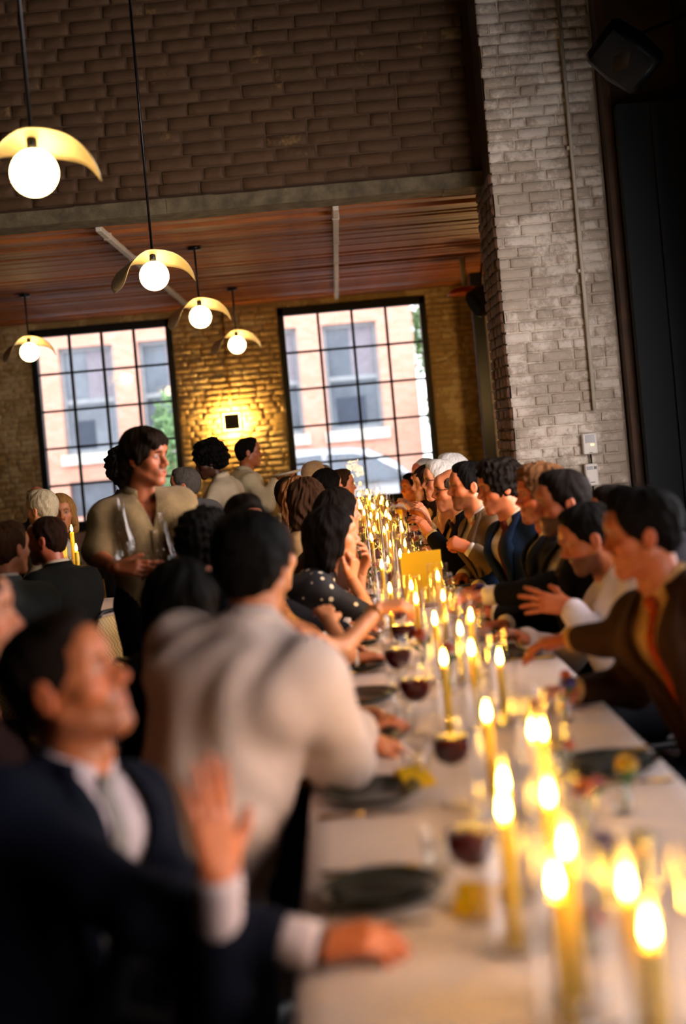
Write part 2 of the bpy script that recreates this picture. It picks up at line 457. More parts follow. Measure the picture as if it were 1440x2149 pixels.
# ---- fittings on the walls and ceiling
for (x, nm, lab) in ((.135, 'ceiling_rail', 'pale ceiling rail running to the window at the table end'), (-1.70, 'ceiling_rail', 'pale ceiling rail passing behind the pendant lamps')):
    r = empty(nm, (x, YB + .4, ZC - .02)); tag(r, lab, 'rail', 'pale rails under the board ceiling')
    MB().box((x - .024, YB + .30, ZC - .045), (x + .024, YF - .1, ZC), bev=.006).build('track', MAT['white_paint_metal'], r)
    for q in range(5):
        y = YB + .7 + q * 1.35; MB().box((x - .03, y, ZC - .05), (x + .03, y + .03, ZC + .004)).build('bracket', MAT['white_paint_metal'], r)
# conduit and thermostats on the pillar
def conduit(name, pts, r, mat, label, clips):
    e = empty(name, pts[-1]); tag(e, label, 'conduit')
    MB().tube(pts, r, 10).build('tube', mat, e, True)
    for p in clips: MB().box((p[0] - .03, p[1] - .004, p[2] - .012), (p[0] + .03, p[1] + .03, p[2] + .012), bev=.004).build('clip', mat, e)
    return e
cx = at(1216, 500, YP - .02).x
conduit('conduit', [(cx, YP - .022, 5.4), (cx, YP - .022, 3.1), (cx, YP - .022, 1.62)], .0135, MAT['white_paint_metal'], 'pale conduit running down the limewashed pillar', [(cx, YP - .02, 4.4), (cx, YP - .02, 2.62), (cx, YP - .02, 3.5)])
def thermostat(name, c, w, h, label, round_top):
    e = empty(name, c); tag(e, label, 'thermostat', 'thermostats on the pillar')
    MB().box((c.x - w / 2, c.y - .035, c.z - h / 2), (c.x + w / 2, c.y + .018, c.z + h / 2), bev=.010).build('housing', MAT['plastic'], e)
    if round_top:
        MB().box((c.x - w * .36, c.y - .038, c.z + h * .22), (c.x + w * .10, c.y - .034, c.z + h * .38)).build('display', MAT['lcd'], e)
        MB().box((c.x + w * .18, c.y - .038, c.z + h * .24), (c.x + w * .40, c.y - .034, c.z + h * .37)).build('button', M('grey_button', '#77746e'), e)
        MB().box((c.x - w * .15, c.y - .037, c.z - h * .36), (c.x + w * .2, c.y - .034, c.z - h * .31)).build('maker_mark', M('grey_print', '#8d8a84'), e)
    else:
        MB().box((c.x - w * .33, c.y - .038, c.z + h * .05), (c.x + w * .33, c.y - .034, c.z + h * .42)).build('display', MAT['lcd'], e)
        MB().box((c.x + w * .02, c.y - .039, c.z - h * .10), (c.x + w * .24, c.y - .034, c.z - h * .01)).build('indicator_light', emit('amber_indicator', (1, .55, .2), 1.6), e)
        for q in range(3): MB().box((c.x - w * .3 + q * w * .2, c.y - .039, c.z - h * .32), (c.x - w * .18 + q * w * .2, c.y - .034, c.z - h * .24)).build('button', MAT['plastic'], e)
        MB().box((c.x - w * .1, c.y - .037, c.z - h * .44), (c.x + w * .1, c.y - .034, c.z - h * .40)).build('maker_mark', M('grey_print2', '#8d8a84'), e)
    return e
t1 = at(1237, 931, YP - .02); t2 = at(1241, 996, YP - .02)
thermostat('thermostat', t1, .105, .150, 'white square thermostat with a dark screen, on the conduit', False)
thermostat('thermostat', t2, .092, .160, 'white rounded thermostat with a small display, lower one', True)
conduit('cable', [(t2.x + .01, YP - .012, t1.z - .07), (t2.x + .015, YP - .012, t2.z)], .006, MAT['black_metal'], 'short cable between the two thermostats', [])
conduit('cable', [(t2.x + .005, YP - .012, t2.z - .07), (t2.x + .02, YP - .012, t2.z - .45)], .007, MAT['black_metal'], 'dark cable leading down from the lower thermostat', [])
# black pipe in the corner above the lintel
px_ = at(1022, 200, YB - .07).x
conduit('drain_pipe', [(px_, YB - .07, 5.45), (px_, YB - .07, 3.75), (px_ + .02, YB - .07, 3.64), (px_ + .10, YB - .07, 3.56), (px_ + .2, YB + .02, 3.52)], .055, MAT['black_metal'], 'black pipe in the corner above the timber lintel', [])
# post and pipe in the far corner
p = at(1018, 820, YF - 1.3)
e = empty('steel_post', (p.x, p.y, 0)); tag(e, 'black steel post in the corner of the far bay', 'post')
MB().box((p.x - .07, p.y - .07, 0), (p.x + .07, p.y + .07, ZC), bev=.01).build('shaft', MAT['steel_black'], e)
MB().box((p.x - .11, p.y - .11, 0), (p.x + .11, p.y + .11, .04)).build('base_plate', MAT['steel_black'], e)
e = empty('wall_pipe', (1.80, 13.0, 0)); tag(e, 'white vertical pipe with boxes on the side wall', 'pipe')
pq = at(1073, 800, 13.0)
MB().tube([(pq.x, 13.0, 0), (pq.x, 13.0, 3.1)], .045, 12).build('tube', MAT['white_paint_metal'], e, True)
MB().box((pq.x + .06, 12.98, 0), (pq.x + .11, 13.05, 3.1)).build('dark_edge', MAT['black_metal'], e)
for py in (745, 888):
    q = at(1063, py, 12.9); MB().box((q.x - .05, 12.88, q.z - .045), (q.x + .06, 12.98, q.z + .045), bev=.01).build('junction_box', MAT['plastic'], e)
# loudspeaker under the far ceiling, and the dark one high on the pillar
def speaker(c, rot, s, label, hang=None):
    e = empty('loudspeaker', c); tag(e, label, 'speaker')
    Mx = Matrix.Translation(c) @ rot
    m = MB(); 
    ring = []
    for (z, wx, wy) in ((-.5, .30, .16), (-.42, .36, .24), (0, .40, .30), (.42, .36, .24), (.5, .30, .16)):
        ring.append([Mx @ (Vector((math.cos(a) * wx * (1.15 if abs(math.cos(a)) > .6 else 1), math.sin(a) * wy - .02, z)) * s) for a in [2 * math.pi * k / 16 for k in range(17)]])
    m.grid(ring); m.add(ring[0][:-1], [tuple(range(16))]); m.add(ring[-1][:-1], [tuple(range(16))])
    m.build('cabinet', MAT['black_metal'], e, True)
    g = MB(); g.grid([[Mx @ (Vector((x * .30, -.30 + .04 * abs(x) ** 2, z * .40)) * s) for z in (-1, -.5, 0, .5, 1)] for x in (-1, -.5, 0, .5, 1)])
    thicken(g.build('grille', M('speaker_grille', '#0c0c0e', .6, bump=.8, bs=400), e, True), .006)
    b = MB().tube([Mx @ (Vector((0, .25, 0)) * s), Mx @ (Vector((0, .52, .15)) * s)], .03 * s, 8); b.build('bracket', MAT['black_metal'], e, True)
    if hang: MB().tube([Mx @ (Vector((0, .52, .15)) * s), hang], .03 * s, 8).build('arm', MAT['black_metal'], e, True)
speaker(at(1016, 630, 13.6), Matrix.Rotation(.5, 4, 'Z') @ Matrix.Rotation(-.35, 4, 'X') @ Matrix.Rotation(1.2, 4, 'Y'), .36, 'black loudspeaker hung under the board ceiling', Vector((at(1016, 630, 13.6).x + .06, 13.85, ZC)))
speaker(at(1312, 118, 8.6), Matrix.Rotation(-.5, 4, 'Z') @ Matrix.Rotation(.5, 4, 'X') @ Matrix.Rotation(-.7, 4, 'Y'), .42, 'black loudspeaker high beside the limewashed pillar', Vector((2.66, 8.95, 4.25)))
p = at(976, 611, 14.2)
e = empty('copper_vent', p); tag(e, 'copper coloured vent dish under the board ceiling', 'vent')
MB().lathe([(.01, .05), (.10, .045), (.17, .01), (.20, -.03), (.185, -.035), (.15, -.01), (.06, .0), (.01, .002)], 24, p).build('dish', M('copper', '#b4562a', .35, .8), e, True)
MB().tube([p + Vector((0, 0, .04)), Vector((p.x, p.y, ZC + .01))], .03, 10).build('neck', MAT['white_paint_metal'], e, True)
# square wall lamp between the windows
p = at(487, 885, YF - .12)
e = empty('wall_lamp', p); tag(e, 'square brass wall lamp glowing on the cream brick', 'lamp')
MB().box((p.x - .115, p.y - .012, p.z - .115), (p.x + .115, p.y + .012, p.z + .115), bev=.01).build('face_plate', M('dark_bronze', '#3a3020', .35, .7), e)
rim = MB()
for k in range(4):
    R = Matrix.Translation(p) @ Matrix.Rotation(k * math.pi / 2, 4, 'Y')
    rim.box((-.135, -.03, .115), (.135, .02, .135), R, bev=.008)
rim.build('rim', MAT['brass'], e)
MB().box((p.x - .06, p.y + .01, p.z - .06), (p.x + .06, YF, p.z + .06)).build('backplate', MAT['brass'], e)
glow = MB()
for k in range(4):
    R = Matrix.Translation(p + Vector((0, .035, 0))) @ Matrix.Rotation(k * math.pi / 2, 4, 'Y')
    glow.box((-.10, -.012, .085), (.10, .012, .10), R)
glow.build('light_strip', emit('lamp_strip', (1.0, .58, .16), 430), e)
slot = MB()
for k in range(4):
    R = Matrix.Translation(p) @ Matrix.Rotation(k * math.pi / 2, 4, 'Y')
    slot.box((-.1155, -.020, .096), (.1155, -.010, .1155), R)
slot.build('lit_edge', emit('lamp_edge', (1.0, .62, .16), 7), e)
conduit('conduit', [(p.x - .01, YF - .015, ZC), (p.x - .01, YF - .015, p.z + .14)], .010, MAT['brass'], 'thin conduit down the cream brick to the wall lamp', [])
# twin wall light on the side wall
p = at(1047, 830, 14.4)
e = empty('wall_light', p); tag(e, 'small twin wall light with bright tips on the side wall', 'lamp')
MB().tube([p + Vector((.12, 0, 0)), p], .014, 8).build('stem', MAT['brass'], e, True)
MB().tube([p + Vector((-.07, -.03, .05)), p + Vector((.04, 0, -.02))], .01, 8).build('arm', MAT['black_metal'], e, True)
for s_ in (-1, 1):
    q = [p + Vector((.02 + .012 * s_, -.01, s_ * z)) for z in (.02, .07, .13, .15)]
    MB().tube(q, [.012, .030, .018, .006], 10).build('bulb', emit('warm_bulb', (1, .60, .22), 300), e, True)
MB().lathe([(.001, -.02), (.018, -.012), (.022, 0), (.018, .012), (.001, .02)], 12, p + Vector((-.02, -.02, 0))).build('tip', emit('warm_tip', (1, .7, .3), 14), e, True)

# pendant lamps: opal globe under a bent leaf of metal
MAT['leaf'] = M('satin_leaf_metal', '#c9b48a', .38, .55, var=.15, bump=.05)
def pendant(x, y, z, top, label):
    e = empty('pendant_lamp', (x, y, z)); tag(e, label, 'lamp', 'globe pendants with bent leaf shades')
    MB().tube([(x, y, top), (x, y, z + .16)], .009, 8).build('cord', MAT['black_metal'], e, True)
    MB().tube([(x, y, z + .165), (x, y, z + .09)], .022, 12).build('lamp_holder', MAT['black_metal'], e, True)
    MB().tube([(x, y, top), (x, y, top - .03)], .06, 16).build('ceiling_rose', MAT['black_metal'], e, True)
    bm = bmesh.new(); bmesh.ops.create_uvsphere(bm, u_segments=28, v_segments=18, radius=.1)
    me = bpy.data.meshes.new('globe'); bm.to_mesh(me); bm.free(); me.polygons.foreach_set('use_smooth', np.ones(len(me.polygons), bool))
    g = link('globe', me, MAT['globe'], e, (0, 0, 0))
    # the leaf arches over the globe, broad in the middle, one end drooping forward and one back
    P = []
    n = 26
    for i in range(n + 1):
        t = -1 + 2 * i / n
        def mid(t): return (.275 * math.sin(t * 1.45) / math.sin(1.45), .142 - (.235 if t < 0 else .20) * abs(t) ** 2.0)
        cxx, cz = mid(t); dx_, dz_ = mid(t + .02)[0] - cxx, mid(t + .02)[1] - cz; l_ = math.hypot(dx_, dz_)
        nx_, nz_ = -dz_ / l_, dx_ / l_          # outward across the arch
        wv = .112 * (max(0, 1 - abs(t) ** (3.2 if t < 0 else 1.9))) ** .62 + .003
        tw = -.38 + 1.5 * max(0, -t - .05) + .30 * max(0, t - .4)          # the leaf twists along its length
        row = []
        for j in range(9):
            s_ = -1 + 2 * j / 8
            a_ = s_ * wv; cup = -.16 * wv * s_ * s_
            row.append(Vector((x + cxx + nx_ * (a_ * math.sin(tw) + cup), y + a_ * math.cos(tw), z + cz + nz_ * (a_ * math.sin(tw) + cup))))
        P.append(row)
    thicken(MB().grid(P).build('leaf_shade', MAT['leaf'], e, True), .004)
    return e
pendant(-1.15, 5.45, 2.79, ZH, 'large globe pendant cut by the picture edge, closest to the camera')
pendant(-1.13, 8.85, 2.775, ZH, 'globe pendant on the long cord hanging before the timber lintel')
pendant(-1.12, 11.7, 2.755, ZC, 'middle globe pendant under the board ceiling, between two others')
pendant(-1.05, 15.0, 2.73, ZC, 'small globe pendant in front of the cream brick and wall lamp')
pendant(-3.15, 13.9, 2.765, ZC, 'globe pendant hanging before the window beside the back table')
pendant(-3.15, 8.6, 2.765, ZH, 'globe pendant of the second row, hanging outside the picture edge')

# ================================================================== STREET OUTSIDE
YS = 32.0
MAT['asphalt'] = M('pale_asphalt', '#8c8a8a', .9, var=.2)
structure('street', MB().box((-40, YF + .4, -.62), (40, 70, -.5)), MAT['asphalt'], 'pale street outside the windows')
def facade_mat():
    m, nt, b = new_mat('facade_brick')
    tc = N(nt, 'ShaderNodeTexCoord'); mp = N(nt, 'ShaderNodeMapping'); mp.inputs['Rotation'].default_value = (math.pi / 2, 0, 0)
    nt.links.new(tc.outputs['Object'], mp.inputs['Vector'])
    br = N(nt, 'ShaderNodeTexBrick', i={'Color1': (*srgb('#e0a896'), 1), 'Color2': (*srgb('#d39880'), 1), 'Mortar': (*srgb('#dba794'), 1), 'Scale': 1.0, 'Mortar Size': .008, 'Brick Width': .22, 'Row Height': .075})
    nt.links.new(mp.outputs['Vector'], br.inputs['Vector'])
    nt.links.new(br.outputs['Color'], b.inputs['Base Color']); b.inputs['Roughness'].default_value = .9
    return m
fa = empty('brick_building', (-6, YS, -.5)); tag(fa, 'pink brick building with tall windows across the street', 'building')
MAT['facade'] = facade_mat()
MAT['f_frame'] = M('pale_window_frame', '#9aa0a6', .6); MAT['f_glass'] = M('grey_facade_glass', '#77808c', .12, 0, var=.35, vs=1.2)
MAT['f_blind'] = M('pale_blind', '#8f8a94', .8); MAT['stone'] = M('pale_stone', '#e3dcd2', .8)
xs = [-13.6, -11.67, -9.74, -7.85, -5.92, -4.0, -2.2, -1.45 + .02, .48]
xs = [-13.64, -11.71, -9.78, -7.85, -5.92, -3.99, -1.45, .48]
ww, z0, z1 = 1.32, 1.72, 4.30
rows = ((z0, z1), (5.55, 8.1))
mb = MB()
for (a, b_) in ((-.5, .2), (1.05, rows[0][0]), (rows[0][1], rows[1][0]), (rows[1][1], 11)): mb.box((-18, YS, a), (2.02, YS + .5, b_))
edges = [-18] + sum([[x - ww / 2, x + ww / 2] for x in xs], []) + [2.02]
for (a, b_) in rows:
    for i in range(0, len(edges), 2): mb.box((edges[i], YS, a), (edges[i + 1], YS + .5, b_))
for i in range(0, len(edges), 2): mb.box((edges[i], YS, .2), (edges[i + 1], YS + .5, 1.05))
mb.build('facade_wall', MAT['facade'], fa)
for (a, b_) in rows:
    for i, x in enumerate(xs):
        w = MB()
        for lo, hi in (((x - ww / 2, a), (x - ww / 2 + .09, b_)), ((x + ww / 2 - .09, a), (x + ww / 2, b_)), ((x - ww / 2 + .09, b_ - .10), (x + ww / 2 - .09, b_)), ((x - ww / 2 + .09, a), (x + ww / 2 - .09, a + .10)), ((x - ww / 2 + .09, a + 1.20), (x + ww / 2 - .09, a + 1.32))):
            w.box((lo[0], YS + .16, lo[1]), (hi[0], YS + .28, hi[1]))
        wo = w.build('window', MAT['f_frame'], fa)
        MB().box((x - ww / 2 + .085, YS + .24, a + .02), (x + ww / 2 - .085, YS + .26, b_ - .02)).build('pane', MAT['f_glass'], wo)
        MB().box((x - .02, YS + .222, a + 1.3), (x + ww / 2 - .1, YS + .235, b_ - .1)).build('blind', MAT['f_blind'], wo)
        MB().box((x - .45, YS + .222, a + .1), (x + .05 + .2 * (i % 2), YS + .235, a + .8)).build('blind', M('dark_blind', '#3c4657', .6) if i == 0 else bpy.data.materials['dark_blind'], wo)
        MB().box((x - ww / 2 - .12, YS - .10, a - .26), (x + ww / 2 + .12, YS + .2, a)).build('stone_sill', MAT['stone'], fa)
for x in xs: MB().box((x - ww / 2, YS + .2, .2), (x + ww / 2, YS + .3, 1.05)).build('basement_window', MAT['f_glass'], fa)
# trees at the end of the building
MAT['leaf_a'] = M('tree_leaf', '#4c7a45', .7, var=.5, vs=30, rnd=0, col2='#9fbf8a'); MAT['bark'] = M('bark', '#5a4a3c', .9)
def tree(base, h, rad, n, label, cat='tree', name='street_tree'):
    e = empty(name, base); tag(e, label, cat)
    r = random.Random(int(base[0] * 100) + 5)
    MB().tube([Vector(base), Vector(base) + Vector((.1, 0, h * .5)), Vector(base) + Vector((0, .1, h * .9))], [.14 * h / 6, .1 * h / 6, .03], 8).build('trunk', MAT['bark'], e, True)
    m = MB()
    for k in range(n):
        d = Vector((r.gauss(0, 1), r.gauss(0, 1), r.gauss(0, 1))).normalized() * (r.random() ** .4)
        c = Vector(base) + Vector((d.x * rad, d.y * rad, h * .62 + d.z * h * .38))
        a = Vector((r.gauss(0, 1), r.gauss(0, 1), r.gauss(0, 1))).normalized(); b_ = a.orthogonal().normalized(); s_ = r.uniform(.10, .2) * min(1, rad)
        m.add([c - a * s_, c + b_ * s_ * .45, c + a * s_, c - b_ * s_ * .45], [(0, 1, 2, 3)])
    o = m.build('crown', MAT['leaf_a'], e); o['kind'] = 'stuff'
tree((3.95, 35.2, -.5), 8.5, 1.95, 6500, 'green street tree past the corner of the brick building')
tree((2.75, 31.6, -.5), 3.8, .6, 1500, 'lower green tree at the corner of the brick building', 'tree')
tree((-3.75, 30.9, -.5), 3.6, .62, 1300, 'small green tree added for the greenery seen in a facade window', 'tree')  # added tree, stands in for greenery that shows only within the window
tree((5.5, 40.5, -.5), 10.5, 2.6, 4000, 'tall tree further down the street', 'tree')

# parked light coloured car
def car(c, L, label, paint, H=1.72, flip=False, name='parked_car'):
    e = empty(name, c); tag(e, label, 'car')
    sgn = -1 if flip else 1
    body = [(0, .32), (.0, .75), (.02, .98), (.20, 1.02), (.245, 1.06), (.30, 1.46), (.36, 1.62), (.52, 1.72), (.60, 1.70), (.72, 1.52), (.80, 1.12), (.84, 1.05), (.97, .92), (1.0, .72), (1.0, .36), (.97, .28), (.03, .28)]
    body = [(0, .34), (0, .80), (.015, 1.05), (.03, 1.40), (.06, 1.62), (.12, 1.70), (.30, 1.745), (.50, 1.72), (.58, 1.66), (.68, 1.40), (.74, 1.13), (.78, 1.08), (.95, .98), (.99, .85), (1.0, .60), (.99, .34), (.95, .27), (.03, .27)]
    W = .92
    P = []
    for (wf, sh) in ((-.96, .0), (-1.0, .03), (-1.0, .05), (1.0, .05), (1.0, .03), (.96, 0)):
        row = []
        for (x, z) in body:
            tumble = max(0, z - 1.0) * .28 if z > 1.0 else 0
            y = wf * W * (1 - tumble * .9 / W * .9)
            row.append(Vector((c[0] + sgn * (x - .5) * L * (1 - (.012 if abs(wf) < 1 else 0)), c[1] + y, c[2] + z * H / 1.745)))
        P.append(row)
    m = MB(); n = len(body)
    for i in range(len(P) - 1):
        for j in range(n):
            j2 = (j + 1) % n
            m.add([P[i][j], P[i + 1][j], P[i + 1][j2], P[i][j2]], [(0, 1, 2, 3)])
    m.add(P[0], [tuple(range(n))]); m.add(P[-1], [tuple(range(n))[::-1]])
    m.build('body_shell', paint, e)
    def side(poly, nm, mat, off):
        m = MB(); front = []
        for (x, z) in poly:
            tumble = max(0, z - 1.0) * .28
            front.append(Vector((c[0] + sgn * (x - .5) * L, c[1] - W * (1 - tumble * .9 / W * .9) - off, c[2] + z * H / 1.745)))
        back = [p + Vector((0, .015, 0)) for p in front]; k = len(front)
        m.add(front + back, [tuple(range(k))] + [tuple(range(k, 2 * k))[::-1]] + [(i, (i + 1) % k, k + (i + 1) % k, k + i) for i in range(k)])
        m.build(nm, mat, e)
    gm = bpy.data.materials.get('car_glass') or M('car_glass', '#6a7480', .08, 0, var=.3, vs=2)
    side([(.07, 1.10), (.08, 1.48), (.13, 1.58), (.215, 1.60), (.215, 1.10)], 'side_window', gm, .006)
    side([(.235, 1.10), (.235, 1.61), (.40, 1.63), (.41, 1.10)], 'side_window', gm, .006)
    side([(.43, 1.10), (.42, 1.62), (.52, 1.60), (.60, 1.50), (.70, 1.15), (.69, 1.10)], 'side_window', gm, .006)
    side([(.03, .62), (.03, .70), (.97, .70), (.97, .62)], 'trim_strip', MAT['black_metal'], .012)
    side([(.33, .93), (.33, .96), (.385, .96), (.385, .93)], 'door_handle', MAT['chrome'], .02)
    side([(.52, .93), (.52, .96), (.575, .96), (.575, .93)], 'door_handle', MAT['chrome'], .02)
    wm = MB(); Rm = Matrix.Translation((c[0] + sgn * .215 * L, c[1] - W - .12, c[2] + 1.16)); wm.box((-.12, -.08, -.07), (.10, .08, .09), Rm, .03); wm.build('wing_mirror', MAT['black_metal'], e)
    side([(.93, .80), (.93, .92), (.985, .86), (.99, .78)], 'headlamp', MAT['glass'], .01)
    for x in (.19, .82):
        for s_ in (-1, 1):
            q = Vector((c[0] + sgn * (x - .5) * L, c[1] + s_ * (W - .12), c[2] + .34))
            R = Matrix.Translation(q) @ Matrix.Rotation(math.pi / 2, 4, 'X')
            t_ = MB().lathe([(.20, -.11), (.31, -.11), (.34, -.06), (.34, .06), (.31, .11), (.20, .11)], 24, (0, 0, 0), R).build('tyre', MAT['black_metal'], e, True)
            MB().lathe([(.01, -.10), (.06, -.105), (.20, -.09), (.20, .09), (.06, .105), (.01, .10)], 16, (0, 0, 0), R).build('wheel_rim', MAT['chrome'], t_, True)
MAT['car_white'] = M('pale_car_paint', '#dfe3ea', .25, .1, var=.03, coat=.6); MAT['car_shade'] = M('blue_grey_car_shade', '#5c6b86', .3, .2, var=.05, coat=.6)
car((.15, 25.0, -.45), 4.9, 'pale sport utility car parked outside the window', MAT['car_white'], 1.86)
car((-1.3, 22.2, -.62), 4.6, 'blue grey car added for the shaded lower body of the pale one', MAT['car_shade'], 1.42)  # added car, its blue grey is the shade on the pale car's lower body
car((5.4, 25.2, -.5), 4.4, 'pale hatchback parked behind the sport utility car', MAT['car_white'], 1.5, name='parked_car')
car((-6.6, 24.5, -.62), 4.5, 'pale car parked outside the window beside the back table', MAT['car_white'], 1.5)

# ================================================================== FIGURES: smooth bodies from blended limbs
class Field:
    """Signed distance field on a grid; limbs blend smoothly into one continuous surface."""
    def __init__(s, lo, hi, h):
        s.h = h; s.lo = np.asarray(lo, np.float32) - 2 * h
        n = np.ceil((np.asarray(hi) - np.asarray(lo)) / h).astype(int) + 5
        s.D = np.full(n, 1.0, np.float32)
        s.ax = [s.lo[i] + h * np.arange(n[i], dtype=np.float32) for i in range(3)]
    def _sl(s, lo, hi):
        sl = []
        for i in range(3):
            a = int(max(0, math.floor((lo[i] - s.lo[i]) / s.h))); b = int(min(s.D.shape[i], math.ceil((hi[i] - s.lo[i]) / s.h) + 1))
            if b <= a: return None
            sl.append(slice(a, b))
        return tuple(sl)
    def _xyz(s, sl): return s.ax[0][sl[0]][:, None, None], s.ax[1][sl[1]][None, :, None], s.ax[2][sl[2]][None, None, :]
    def _put(s, sl, d, k, sub):
        D = s.D[sl]
        if sub:
            h = np.maximum(k - np.abs(D + d), 0) / k
            s.D[sl] = np.maximum(D, -d) + h * h * k * .25
        else:
            h = np.maximum(k - np.abs(D - d), 0) / k
            s.D[sl] = np.minimum(D, d) - h * h * k * .25
    def cone(s, a, b, r1, r2, k=.03, flat=None, sub=False):
        a = np.asarray(a, np.float32); b = np.asarray(b, np.float32); R = max(r1, r2) + k + 2 * s.h
        sl = s._sl(np.minimum(a, b) - R, np.maximum(a, b) + R)
        if sl is None: return s
        x, y, z = s._xyz(sl); ab = b - a; L = float(ab @ ab) + 1e-9
        px, py, pz = x - a[0], y - a[1], z - a[2]
        t = np.clip((px * ab[0] + py * ab[1] + pz * ab[2]) / L, 0, 1)
        qx, qy, qz = px - t * ab[0], py - t * ab[1], pz - t * ab[2]
        if flat is not None:
            n, f = flat; m = (qx * n[0] + qy * n[1] + qz * n[2]) * (1 / f - 1)
            qx, qy, qz = qx + m * n[0], qy + m * n[1], qz + m * n[2]
        d = np.sqrt(qx * qx + qy * qy + qz * qz) - (r1 + (r2 - r1) * t)
        s._put(sl, d, k, sub); return s
    def ball(s, c, rad, k=.02, sub=False, R3=None):
        c = np.asarray(c, np.float32); rad = np.asarray(rad, np.float32) * np.ones(3, np.float32); R = float(rad.max()) + k + 2 * s.h
        sl = s._sl(c - R, c + R)
        if sl is None: return s
        x, y, z = s._xyz(sl); q = [x - c[0], y - c[1], z - c[2]]
        if R3 is not None: q = [q[0] * R3[i][0] + q[1] * R3[i][1] + q[2] * R3[i][2] for i in range(3)]
        k0 = np.sqrt((q[0] / rad[0]) ** 2 + (q[1] / rad[1]) ** 2 + (q[2] / rad[2]) ** 2)
        k1 = np.sqrt((q[0] / rad[0] ** 2) ** 2 + (q[1] / rad[1] ** 2) ** 2 + (q[2] / rad[2] ** 2) ** 2) + 1e-6
        s._put(sl, k0 * (k0 - 1) / k1, k, sub); return s
    def cut(s, n, p, k=.01):
        """Removes everything on the side of the plane that n points to."""
        sl = (slice(None),) * 3; x, y, z = s._xyz(sl)
        s._put(sl, -((x - p[0]) * n[0] + (y - p[1]) * n[1] + (z - p[2]) * n[2]), k, True); return s
    def ripple(s, fn, reach=.03):
        I = np.argwhere(np.abs(s.D) < reach)
        if len(I): s.D[tuple(I.T)] += fn(s.ax[0][I[:, 0]], s.ax[1][I[:, 1]], s.ax[2][I[:, 2]]).astype(np.float32)
        return s
    def surface(s):
        D = s.D; S = D < 0
        c = [S[i:S.shape[0] - 1 + i, j:S.shape[1] - 1 + j, k:S.shape[2] - 1 + k] for i in (0, 1) for j in (0, 1) for k in (0, 1)]
        anyS = c[0].copy(); allS = c[0].copy()
        for q in c[1:]: anyS |= q; allS &= q
        I = np.argwhere(anyS & ~allS); nI = len(I)
        idx = np.full(anyS.shape, -1, np.int32); idx[tuple(I.T)] = np.arange(nI)
        off = np.array([(i, j, k) for i in (0, 1) for j in (0, 1) for k in (0, 1)])
        val = np.stack([D[I[:, 0] + o[0], I[:, 1] + o[1], I[:, 2] + o[2]] for o in off], 1)
        pos = np.zeros((nI, 3)); cnt = np.zeros((nI, 1))
        for a, b in ((0, 1), (2, 3), (4, 5), (6, 7), (0, 2), (1, 3), (4, 6), (5, 7), (0, 4), (1, 5), (2, 6), (3, 7)):
            va, vb = val[:, a], val[:, b]; m = (va < 0) != (vb < 0)
            t = np.where(m, va / np.where(m, va - vb, 1), 0)[:, None]
            pos += np.where(m[:, None], off[a] + t * (off[b] - off[a]), 0); cnt += m[:, None]
        V = s.lo + s.h * (I + pos / cnt)
        F = []
        for axis in range(3):
            b1, b2 = [(1, 2), (2, 0), (0, 1)][axis]
            sl0 = [slice(None)] * 3; sl1 = [slice(None)] * 3; sl0[axis] = slice(0, -1); sl1[axis] = slice(1, None)
            A, B = S[tuple(sl0)], S[tuple(sl1)]
            E = np.argwhere(A != B)
            E = E[(E[:, b1] > 0) & (E[:, b2] > 0) & (E[:, b1] < S.shape[b1] - 1) & (E[:, b2] < S.shape[b2] - 1)]
            if not len(E): continue
            def cell(d1, d2):
                q = E.copy(); q[:, b1] += d1; q[:, b2] += d2; return idx[tuple(q.T)]
            q = np.stack([cell(-1, -1), cell(0, -1), cell(0, 0), cell(-1, 0)], 1)
            q = np.where(A[tuple(E.T)][:, None], q, q[:, ::-1]); F.append(q)
        F = np.concatenate(F); F = F[(F >= 0).all(1)]
        return V, F

def v3(p): return np.array([p[0], p[1], p[2]], np.float64)
def unit(a): a = np.asarray(a, float); return a / (np.linalg.norm(a) + 1e-9)
def folds(amp, fr=1.0, seed=0.0):
    def fn(x, y, z):
        w = np.sin(17 * fr * y + 9 * fr * z + seed) + .7 * np.sin(13 * fr * x - 11 * fr * z + 2 * seed)
        a = np.sin(31 * fr * (x + .5 * z) + 2.2 * w + seed)
        b = np.sin(27 * fr * (y - .6 * z) + 1.7 * w + 1.3 + seed)
        return amp * (.6 * a + .5 * b)
    return fn
def curls(amp, fr=110., seed=0.0):
    def fn(x, y, z):
        w = np.sin(fr * .31 * (x + y) + seed) + np.sin(fr * .27 * (z - x) + seed)
        return amp * (np.sin(fr * x + 1.5 * w) * np.sin(fr * y - 1.2 * w + 1) + np.sin(fr * z * .9 + w))
    return fn
def strands(amp, fr=160., seed=0.0):
    def fn(x, y, z):
        an = np.arctan2(x, y + .03)
        return amp * .55 * (np.sin(an * 9 + 2 * np.sin(z * 40 + seed) + seed) + .8 * np.sin(an * 19 + 4 * np.sin(z * 25 + an * 2) + seed) + .5 * np.sin(an * 37 + z * 70) + .5 * np.sin(fr * (z + .4 * x)))
    return fn

